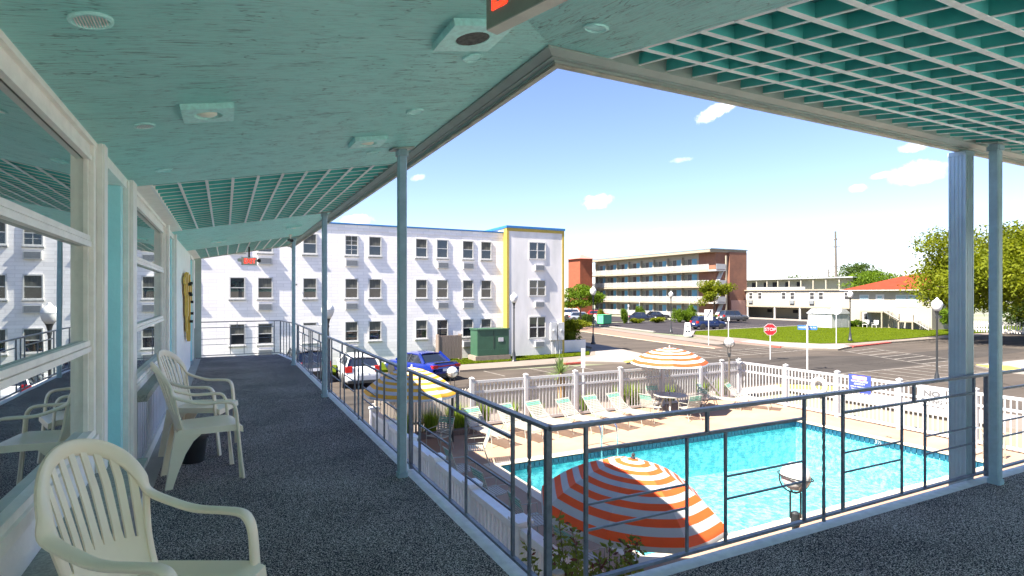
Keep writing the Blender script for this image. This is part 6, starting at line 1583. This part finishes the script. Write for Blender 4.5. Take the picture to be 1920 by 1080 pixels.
GX = [(5.0, 17.35, .8, 'leafy clump behind the lone strap chair'), (5.9, 17.4, .9, 'tall yellow green clump left of the pool lamp'), (6.7, 17.4, .95, 'tall yellow green clump right of the pool lamp'), (7.0, 17.4, .8, 'clump at the left end of the white fence'), (8.0, 18.0, .8, 'clump behind the first lounger'),
      (9.1, 18.0, .75, 'clump behind the second lounger'), (10.1, 18.0, .6, 'clump behind the third lounger'), (12.3, 18.0, .75, 'clump behind the fifth lounger'), (13.9, 18.0, 1.0, 'green clump behind the sixth lounger'), (14.6, 18.0, 1.0, 'green clump behind the table'), (16.4, 18.0, .8, 'clump right of the table'),
      (18.3, 18.0, .9, 'clump behind the rightmost lounger'), (19.4, 18.0, .8, 'clump by the fence corner')]
for i, (x, y, h, lab) in enumerate(GX): grass_clump('ornamental grass, ' + lab, x, y, h, 70 + i, M_leafG)
MB().box(-.9, 1.1, -.22, .12, 0, .16).build('planter_edging', M_wood, None, loc=(6.2, 17.15, G), label='low timber edging in front of the grasses left of the loungers', cat='edging')
# yucca
yc = thing('yucca', 'spiky yucca with dry trunk standing behind the pool fence', 'yucca', (11.55, 18.7, -2.84))
rnd = random.Random(9); mb = MB()
for i in range(95):
    a = rnd.uniform(0, 6.28); e = rnd.uniform(-.25, 1.45); l = rnd.uniform(.55, .8); d = Vector((cos(a) * cos(e), sin(a) * cos(e), sin(e))); s_ = Vector((-sin(a), cos(a), 0)) * .028; p0 = Vector((0, 0, 1.45)) + d * .05; p1 = p0 + d * l * .5; p2 = p0 + d * l + Vector((0, 0, -.06 * cos(e)))
    mb.add([p0 - s_ * .6, p0 + s_ * .6, p1 + s_, p1 - s_, p2], [(0, 1, 2, 3), (3, 2, 4)])
mb.build('leaves', leaf_mat('leaf_yucca', (.18, .24, .08), (.09, .14, .05)), yc)
MB().tube([(0, 0, 0), (.02, 0, .7), (0, 0, 1.45)], [.08, .1, .13], 8).tube([(.15, 0, 0), (.2, 0, .6), (.12, .0, 1.3)], [.06, .07, .08], 8).build('trunk', mat('dry_trunk', (.35, .22, .1), .9, var=.2), yc)
# tall shrub rising just below the corner of the railing
sh_ = thing('tall_shrub', 'tall green and bronze shrub rising just below the railing corner', 'shrub', (2.72, 4.0, G))
rnd = random.Random(21); tb_ = MB(); lf = MB(); lf2 = MB()
for i in range(60):
    a = rnd.uniform(0, 6.28); r0 = rnd.uniform(0, .06); sp = rnd.uniform(.08, .68); hh = rnd.uniform(1.85, 2.28) + (.28 if rnd.random() < .25 else 0)
    P0 = [(r0 * cos(a), r0 * sin(a), 0), (sp * .35 * cos(a), sp * .35 * sin(a), hh * .45), (sp * .8 * cos(a + .1), sp * .8 * sin(a + .1), hh * .8), (sp * cos(a + .2), sp * sin(a + .2), hh)]
    pp = catmull(P0, 7); tb_.tube(pp, [.010 - .0075 * k / len(pp) for k in range(len(pp))], 5)
    for k, p in enumerate(pp):
        if p.z < hh * .50: continue
        top = p.z > hh - .10
        for _ in range(11 if not top else 6):
            d = Vector((rnd.gauss(0, 1), rnd.gauss(0, 1), rnd.gauss(.5, .8))).normalized(); l = rnd.uniform(.022, .040) ; c = p + d * rnd.uniform(.01, .075); w = d.orthogonal().normalized() * l * .42; w2 = d.cross(w) * .25
            tgt = lf2 if top and rnd.random() < .25 else lf
            tgt.add([c - d * l, c + w + w2, c + d * l, c - w + w2], [(0, 1, 2), (0, 2, 3)])
tb_.build('stems', M_bark, sh_); lf.build('leaves', M_leafD, sh_); lf2.build('young_leaves', M_leafR, sh_)
tp = thing('wooden_stake', 'cut wooden post beside the shrub below the railing corner', 'post', (2.22, 3.62, G))
MB().tube([(0, 0, 0), (.01, 0, 1.2), (0, 0, 2.42)], [.055, .05, .048], 10).build('trunk', mat('cut_post', (.42, .38, .22), .9, col2=(.22, .19, .10), vscale=9, stretch=(4, 4, .8)), tp, True)
MB().lathe([(0, 0), (.05, 0), (.045, .012), (0, .016)], 10, c=(0, 0, 2.42)).build('cut_top', mat('cut_grey', (.35, .31, .27), .9, var=.2), tp)
